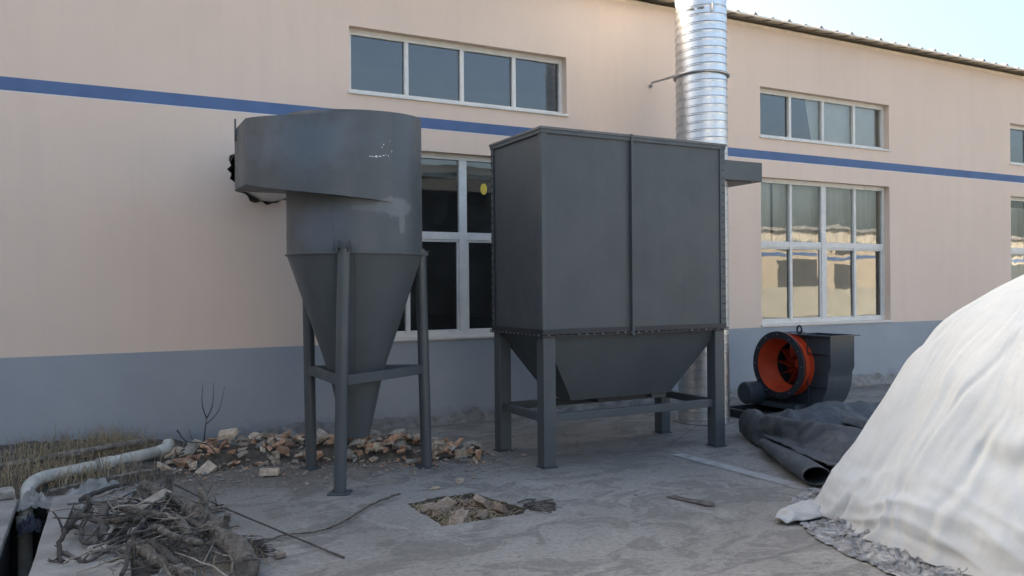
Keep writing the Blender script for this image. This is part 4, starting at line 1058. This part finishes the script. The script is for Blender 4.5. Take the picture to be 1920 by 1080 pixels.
for k in range(74):
    cx_ = rs.gauss(.36, .14); cy_ = rs.gauss(5.55, .40); a_ = rs.choice((rs.uniform(-.9, .5), rs.uniform(1.0, 2.2), rs.uniform(-1.6, -.3))); L_ = rs.uniform(.15, .42); z_ = rs.uniform(.07, .22) * max(.35, 1 - abs(cx_ - .3) * 1.3)
    d = Vector((math.cos(a_), math.sin(a_), rs.uniform(-.25, .25))) * L_
    c_ = Vector((cx_, cy_, z_)); bend = Vector((rs.uniform(-.06, .06), rs.uniform(-.06, .06), rs.uniform(-.01, .05)))
    p0_, p1_ = c_ - d, c_ + d
    if p1_.x > .8: p1_.x = .8
    p0_.z = max(p0_.z, .03); p1_.z = max(p1_.z, .03)
    r_ = rs.choice((.004, .005, .006, .008, .010, .013))
    branch([tuple(p0_), tuple(c_ + bend), tuple(p1_)], r_, r_ * .55, rs.choice(('bark', 'bark', 'bark', 'bark_dk', 'bark_dk', 'bark_dk', 'wood_pale')), n=9, sides=6, twigs=rs.choice((0, 1, 2, 3)), seed=k + 100)
for k in range(22):
    cx_ = rs.uniform(.0, .75); cy_ = rs.uniform(4.9, 6.5); a_ = rs.uniform(-1.3, .9); L_ = rs.uniform(.2, .5); z_ = rs.uniform(.16, .30) * max(.3, 1 - abs(cx_ - .36) * 1.8)
    d = Vector((math.cos(a_), math.sin(a_), rs.uniform(-.2, .35))) * L_ * .5; c_ = Vector((cx_, cy_, z_)); p0_, p1_ = c_ - d, c_ + d
    p0_.z = max(p0_.z, .07); p1_.z = max(p1_.z, .07); r_ = rs.choice((.004, .006, .009))
    branch([tuple(p0_), tuple(c_ + Vector((rs.uniform(-.03, .03), rs.uniform(-.03, .03), .01))), tuple(p1_)], r_, r_ * .5, rs.choice(('bark', 'bark', 'wood_pale')), n=9, sides=6, twigs=rs.choice((0, 1, 2)), seed=k + 300)
# litter chips inside the heap
m = MB()
for k in range(550):
    x = rs.gauss(.42, .17); y = rs.gauss(5.5, .5); z = rs.uniform(.0, .08) if x > .2 else .062; a_ = rs.uniform(0, PI); L_ = rs.uniform(.01, .05)
    m.beam((x, y, z), (x + math.cos(a_) * L_, y + math.sin(a_) * L_, z + rs.uniform(0, .02)), rs.uniform(.002, .007), rs.uniform(.002, .005))
tag(m.build('wood_litter', 'bark', None), 'fine twig litter and chips under the brushwood', 'litter', kind='stuff')
m = MB()
for k in range(260):
    x = rs.gauss(.82, .05); y = rs.gauss(5.16, .10); a_ = rs.gauss(-.9, .4); L_ = rs.uniform(.03, .12); z = rs.uniform(.003, .04)
    m.tube([(x, y, z), (x + math.cos(a_) * L_, y + math.sin(a_) * L_, max(.003, z + rs.uniform(-.01, .01)))], .0025, 4)
tag(m.build('twig_bundle', 'bark_dk', None), 'low dark bundle of fine twigs right of the thick trunk', 'twigs', kind='stuff')
# single twigs and rods lying on the concrete
def stick(name, pts, r0_, r1_, mat, label, cat, n=20, wob=.006):
    o = branch(pts, r0_, r1_, mat, label, n, 7, .12, name, wob=wob); o['category'] = cat
    if 'group' in o: del o['group']
    return o
stick('twig', [(0.917, 5.217, .01), (1.112, 5.282, .02), (1.278, 5.254, .018), (1.49, 5.379, .02), (1.77, 5.675, .02), (2.091, 5.888, .03)], 0.004, .009, 'bark', 'long crooked twig lying on concrete left of the square pit', 'twig', 34)
stick('iron_rod', [(0.50, 6.548, .17), (0.80, 5.9, .09), (1.316, 4.70, .008)], .006, .006, 'bark_dk', 'thin straight dark rod slanting from the brushwood onto the concrete', 'rod', 14, .001)
stick('twig', [(0.45, 6.75, .1), (0.62, 6.85, .2), (0.78, 6.6, .05)], .005, .004, 'bark_dk', 'thin bent twig arching behind the brushwood trunk', 'twig')
rs = random.Random(77)
m = MB()
for k in range(60):
    x = 2.80 + rs.uniform(-.03, .05); y = 5.10 + rs.gauss(0, .04); a_ = rs.gauss(R(-5), .38); L_ = rs.uniform(.08, .22); z = rs.uniform(.006, .03)
    m.tube([(x, y, z), (x + math.cos(a_) * L_ * .5, y + math.sin(a_) * L_ * .5, z + .004), (x + math.cos(a_) * L_, y + math.sin(a_) * L_ + rs.uniform(-.02, .02), max(.005, z - .006))], rs.choice((.003, .005, .007)), 5)
tag(m.build('twig_bundle', 'bark_dk', None), 'dark bundle of sticks at the right corner of the square pit', 'twigs', kind='stuff')
# bare sapling by the wall
sap = empty('sapling', (0.98, 8.35, 0), 'bare leafless sapling growing at the wall left of the cyclone', 'sapling')
def sapb(pts, r_, name): 
    m = MB(); m.tube(smooth_path(pts, 14), [r_ * (1 - .75 * k / 13) for k in range(14)], 6); m.build(name, 'bark_dk', sap, smooth=True)
sapb([(0.94, 8.3, 0), (0.96, 8.32, .2), (0.985, 8.36, .36)], .011, 'stem')
sapb([(0.985, 8.36, .35), (0.945, 8.36, .5), (0.955, 8.38, .68)], .007, 'branch')
sapb([(0.985, 8.36, .35), (1.04, 8.36, .48), (1.055, 8.36, .70)], .007, 'branch')
sapb([(0.985, 8.36, .30), (1.10, 8.38, .42), (1.16, 8.38, .66)], .006, 'branch')
sapb([(0.94, 8.3, .0), (0.86, 8.33, .14), (0.82, 8.36, .26)], .005, 'branch')
stick('twig', [(0.68, 7.95, .33), (0.76, 7.95, .22), (0.92, 7.75, .2), (1.02, 7.5, .05)], .006, .006, 'bark_dk', 'arched dark twig at the left end of the brick rubble', 'twig')

# ================================================================== BRICK RUBBLE
def chunk_mesh(seed, sx, sy, sz, rough_=.16):
    rs = random.Random(seed); bm = bmesh.new()
    bmesh.ops.create_cube(bm, size=1.0)
    for v in bm.verts:
        v.co = Vector((v.co.x * sx * rs.uniform(1 - rough_ * 2.2, 1.0), v.co.y * sy * rs.uniform(1 - rough_ * 1.6, 1), v.co.z * sz * rs.uniform(1 - rough_ * 1.6, 1)))
    bmesh.ops.bevel(bm, geom=bm.edges[:], offset=min(sx, sy, sz) * .07, segments=1, affect='EDGES', clamp_overlap=True)
    for v in bm.verts:
        d = noise.noise_vector((v.co.x * 25 + seed, v.co.y * 25, v.co.z * 25)); v.co += d * min(sx, sy, sz) * .09
    me = bpy.data.meshes.new('chunk'); bm.to_mesh(me); bm.free(); return me
def shard_mesh(seed, sx, sy, sz):
    rs = random.Random(seed); bm = bmesh.new()
    for k in range(15): bm.verts.new((rs.uniform(-.5, .5) * sx * 1.15, rs.uniform(-.5, .5) * sy * 1.15, rs.uniform(-.5, .5) * sz * 1.1))
    r_ = bmesh.ops.convex_hull(bm, input=bm.verts[:])
    bmesh.ops.delete(bm, geom=[g_ for g_ in set(r_['geom_interior'] + r_['geom_unused']) if isinstance(g_, bmesh.types.BMVert)], context='VERTS')
    me = bpy.data.meshes.new('shard'); bm.to_mesh(me); bm.free(); return me
CH = [chunk_mesh(k, *s_) for k, s_ in enumerate([(.20, .11, .055), (.14, .10, .055), (.10, .09, .05), (.12, .06, .05), (.08, .07, .05), (.17, .10, .05), (.09, .05, .04), (.06, .05, .04)])]
CH += [shard_mesh(50 + k, *s_) for k, s_ in enumerate([(.17, .12, .07), (.13, .10, .06), (.11, .08, .06), (.14, .07, .05), (.09, .07, .05), (.07, .06, .05)])]
CHM = {}
def chunk(k, mat, loc, rot, sc, name, label, cat, group=None):
    key = (k, mat)
    if key not in CHM:
        me = CH[k].copy(); me.materials.clear(); me.materials.append(MAT[mat]); CHM[key] = me
    o = bpy.data.objects.new(name, CHM[key]); COL.objects.link(o); o.location = loc; o.rotation_euler = rot; o.scale = (sc, sc, sc)
    return tag(o, label, cat, group)
# ridge line of the heap
ridge = [(0.70, 8.0, .04), (1.0, 8.0, .13), (1.35, 8.05, .13), (1.7, 7.95, .11), (2.05, 7.75, .14), (2.45, 7.55, .15), (2.8, 7.35, .11), (3.15, 7.12, .05)]
def heaph(x, y):
    best = 0
    for i in range(28):
        p = pl_interp(ridge, i / 27); d = math.hypot((x - p.x) / .30, (y - p.y) / .46); best = max(best, p.z * max(0, 1 - d * d))
    return best
m = MB(); m.grid(lambda u, v: (.45 + 3.1 * u, 6.95 + 1.82 * v, heaph(.45 + 3.1 * u, 6.95 + 1.82 * v) * .85 + .02 * noise.noise((u * 40, v * 25, 0)) * (1 if heaph(.45 + 3.1 * u, 6.95 + 1.82 * v) > .01 else 0) - .012), 120, 70)
tag(m.build('rubble_fines', 'soil', None, smooth=True), 'dusty earth and fines under the brick rubble heap', 'rubble', kind='stuff')
rs = random.Random(12)
GR = 'broken bricks in the rubble heap'
for k in range(295):
    p = pl_interp(ridge, rs.random()); x = p.x + rs.gauss(0, .14); y = p.y + rs.uniform(-.52, .38)
    if y > 8.7: continue
    if math.hypot(x - 2.012, y - 6.75) < .3: continue
    i = rs.choice((0, 1, 2, 3, 5, 6, 8, 8, 9, 9, 10, 10, 11, 11, 12, 12, 13, 13)); z = heaph(x, y) + rs.uniform(.0, .045) + .01
    mt = rs.choices(('brick_or', 'brick_pale', 'brick_grey'), (.36, .40, .24))[0]
    wh = 'left of the cyclone legs' if x < 1.55 else ('between the cyclone legs' if x < 2.62 else 'right of the cyclone legs')
    nm, lb = {'brick_or': ('brick_fragment', 'broken orange-brown brick piece in the rubble ' + wh), 'brick_pale': ('brick_fragment', 'broken pale buff brick piece in the rubble ' + wh), 'brick_grey': ('mortar_lump', 'grey mortar lump in the rubble ' + wh)}[mt]
    chunk(i, mt, (x, y, z), (rs.gauss(0, .35), rs.gauss(0, .35), rs.uniform(0, 2 * PI)), rs.choice((.45, .55, .65, .8, 1.0)), nm, lb, 'brick' if mt != 'brick_grey' else 'mortar', GR + ', ' + mt.split('_')[1].replace('or', 'orange') + ', ' + wh)
chunk(0, 'brick_pale', (1.12, 7.95, .25), (.35, -.15, R(-30)), 1.0, 'brick', 'large pale brick tilted on top of the rubble left end', 'brick')
chunk(0, 'brick_pale', (1.345, 7.11, .035), (.0, .03, R(-12)), .95, 'brick', 'flat pale brick lying alone in front of the rubble', 'brick')
chunk(5, 'brick_or', (0.72, 7.72, .07), (.3, .1, R(25)), 1.15, 'brick', 'orange brick at the far left tip of the rubble', 'brick')
chunk(5, 'brick_pale', (3.12, 6.98, .045), (.05, .05, R(-20)), 1.1, 'brick', 'pale brick at the far right tip of the rubble', 'brick')
chunk(4, 'brick_pale', (2.67, 6.06, .02), (0, 0, .3), .8, 'brick_fragment', 'small pale brick piece alone behind the square pit', 'brick')
chunk(3, 'brick_old', (0.98, 4.90, .02), (0, 0, .3), .7, 'brick_fragment', 'small brown brick piece right of the trunk foot', 'brick')
chunk(1, 'brick_grey', (0.78, 6.15, .03), (.1, 0, .9), .9, 'stone', 'grey stone lying behind the thick trunk', 'stone')
chunk(0, 'brick_grey', (-0.62, 7.12, .09), (.1, 0, .4), 1.1, 'stone', 'rough grey stone block at the far left beside the pipe elbow', 'stone')
chunk(4, 'brick_grey', (0.22, 5.38, .14), (.4, .2, .9), .9, 'stone', 'grey stone half hidden in the brushwood centre', 'stone')
chunk(1, 'brick_grey', (0.02, 5.32, .08), (.1, .1, .4), .9, 'stone', 'flat grey stone on the slab before the brushwood', 'stone')
# gravel, small crumbs
m = MB()
def crumb(x, y, s_):
    vs = []
    for k in range(6):
        d = [(1,0,0),(-1,0,0),(0,1,0),(0,-1,0),(0,0,1),(0,0,-.4)][k]; q = s_ * rs.uniform(.6, 1.2); vs.append((x + d[0]*q, y + d[1]*q, s_ * .35 + d[2]*q*.7))
    m.add(vs, [(0,2,4),(2,1,4),(1,3,4),(3,0,4),(2,0,5),(1,2,5),(3,1,5),(0,3,5)])
for k in range(2600):
    p = pl_interp(ridge, rs.random()); x = p.x + rs.gauss(0, .3); y = p.y - abs(rs.gauss(0, .62)) + .2
    crumb(x, min(y, 8.7), rs.choice((.006, .008, .010, .013, .018, .024)) * rs.uniform(.7, 1.1))
for k in range(260): crumb(rs.uniform(.7, 6.5), rs.uniform(4.2, 8.0), rs.uniform(.003, .009))
for k in range(160): crumb(rs.uniform(3.5, 12), 8.72 - abs(rs.gauss(0, .1)), rs.uniform(.005, .02))
tag(m.build('gravel', 'brick_grey', None), 'grey crumbs and pebbles strewn over the yard', 'gravel', kind='stuff')
m = MB()
for k in range(900):
    p = pl_interp(ridge, rs.random()); x = p.x + rs.gauss(0, .2); y = p.y - abs(rs.gauss(0, .4)) + .2
    crumb(x, min(y, 8.7), rs.choice((.008, .012, .018, .024)) * rs.uniform(.7, 1.1))
tag(m.build('brick_crumbs', 'brick_or', None), 'orange brick crumbs strewn before the rubble', 'gravel', kind='stuff')

# ================================================================== PIT CONTENTS
GP = 'bricks thrown into the square pit'
rs = random.Random(21)
bricks = [(2.22, 5.10, .2, 60), (2.30, 5.20, .25, 48), (2.42, 5.42, .3, 20), (2.50, 5.28, .2, 35), (2.24, 5.45, .2, 10), (2.20, 5.58, .2, 5), (2.36, 5.62, .3, 30), (2.52, 5.56, .3, 25), (2.58, 5.40, .25, 15), (2.44, 5.16, .2, 50), (2.62, 5.20, .2, 20), (2.34, 5.34, .3, 40)]
for i, (x, y, t_, a_) in enumerate(bricks):
    chunk((0, 5, 0, 3, 5, 1)[i % 6], 'brick_old', (x, y, -.03 + rs.uniform(-.015, .025)), (rs.gauss(0, .3), rs.gauss(0, .3), R(a_ + rs.uniform(-20, 20))), rs.uniform(.95, 1.15), 'brick', 'dusty brown brick lying in the square pit', 'brick', GP)
m = MB()
for k in range(420):
    x = rs.uniform(2.1, 2.7); y = rs.uniform(5.04, 5.68); a_ = rs.uniform(0, PI); L_ = rs.uniform(.03, .14); z = rs.uniform(-.08, -.005)
    m.tube([(x, y, z), (x + math.cos(a_) * L_ * .5, y + math.sin(a_) * L_ * .5, z + rs.uniform(0, .03)), (x + math.cos(a_) * L_, y + math.sin(a_) * L_, z + rs.uniform(-.02, .01))], .0022, 4)
tag(m.build('straw_litter', 'straw', None), 'dry straw strewn over the bricks in the square pit', 'straw', kind='stuff')
# flat dark scrap on the concrete
m = MB()
ring = [(3.86, 4.87), (3.93, 4.86), (3.97, 4.76), (4.01, 4.66), (4.04, 4.55), (4.01, 4.50), (3.95, 4.52), (3.93, 4.62), (3.90, 4.72), (3.87, 4.80)]
n = len(ring); m.add([(x, y, .004) for x, y in ring] + [(x + .004 * math.sin(i * 7), y, .011 + .004 * math.sin(i * 2.2)) for i, (x, y) in enumerate(ring)], [tuple(range(n)), tuple(range(2*n-1, n-1, -1))] + [(i, (i+1) % n, (i+1) % n + n, i + n) for i in range(n)])
tag(m.build('scrap_piece', 'bark_dk', None), 'flat dark curled scrap on the concrete left of the white heap', 'scrap')
# fallen leaves
ml = [(2.42, 5.98, .05), (3.2, 5.6, .02), (2.9, 6.3, .02)]
for i, (x, y, s_) in enumerate(ml[:1]):
    m = MB(); m.add([(x - s_, y, .006), (x, y + s_ * .5, .02), (x + s_, y, .012), (x, y - s_ * .5, .006)], [(0, 1, 2), (0, 2, 3)])
    tag(m.build('dead_leaf', 'straw', None), 'curled yellowish dead leaf behind the square pit', 'leaf')
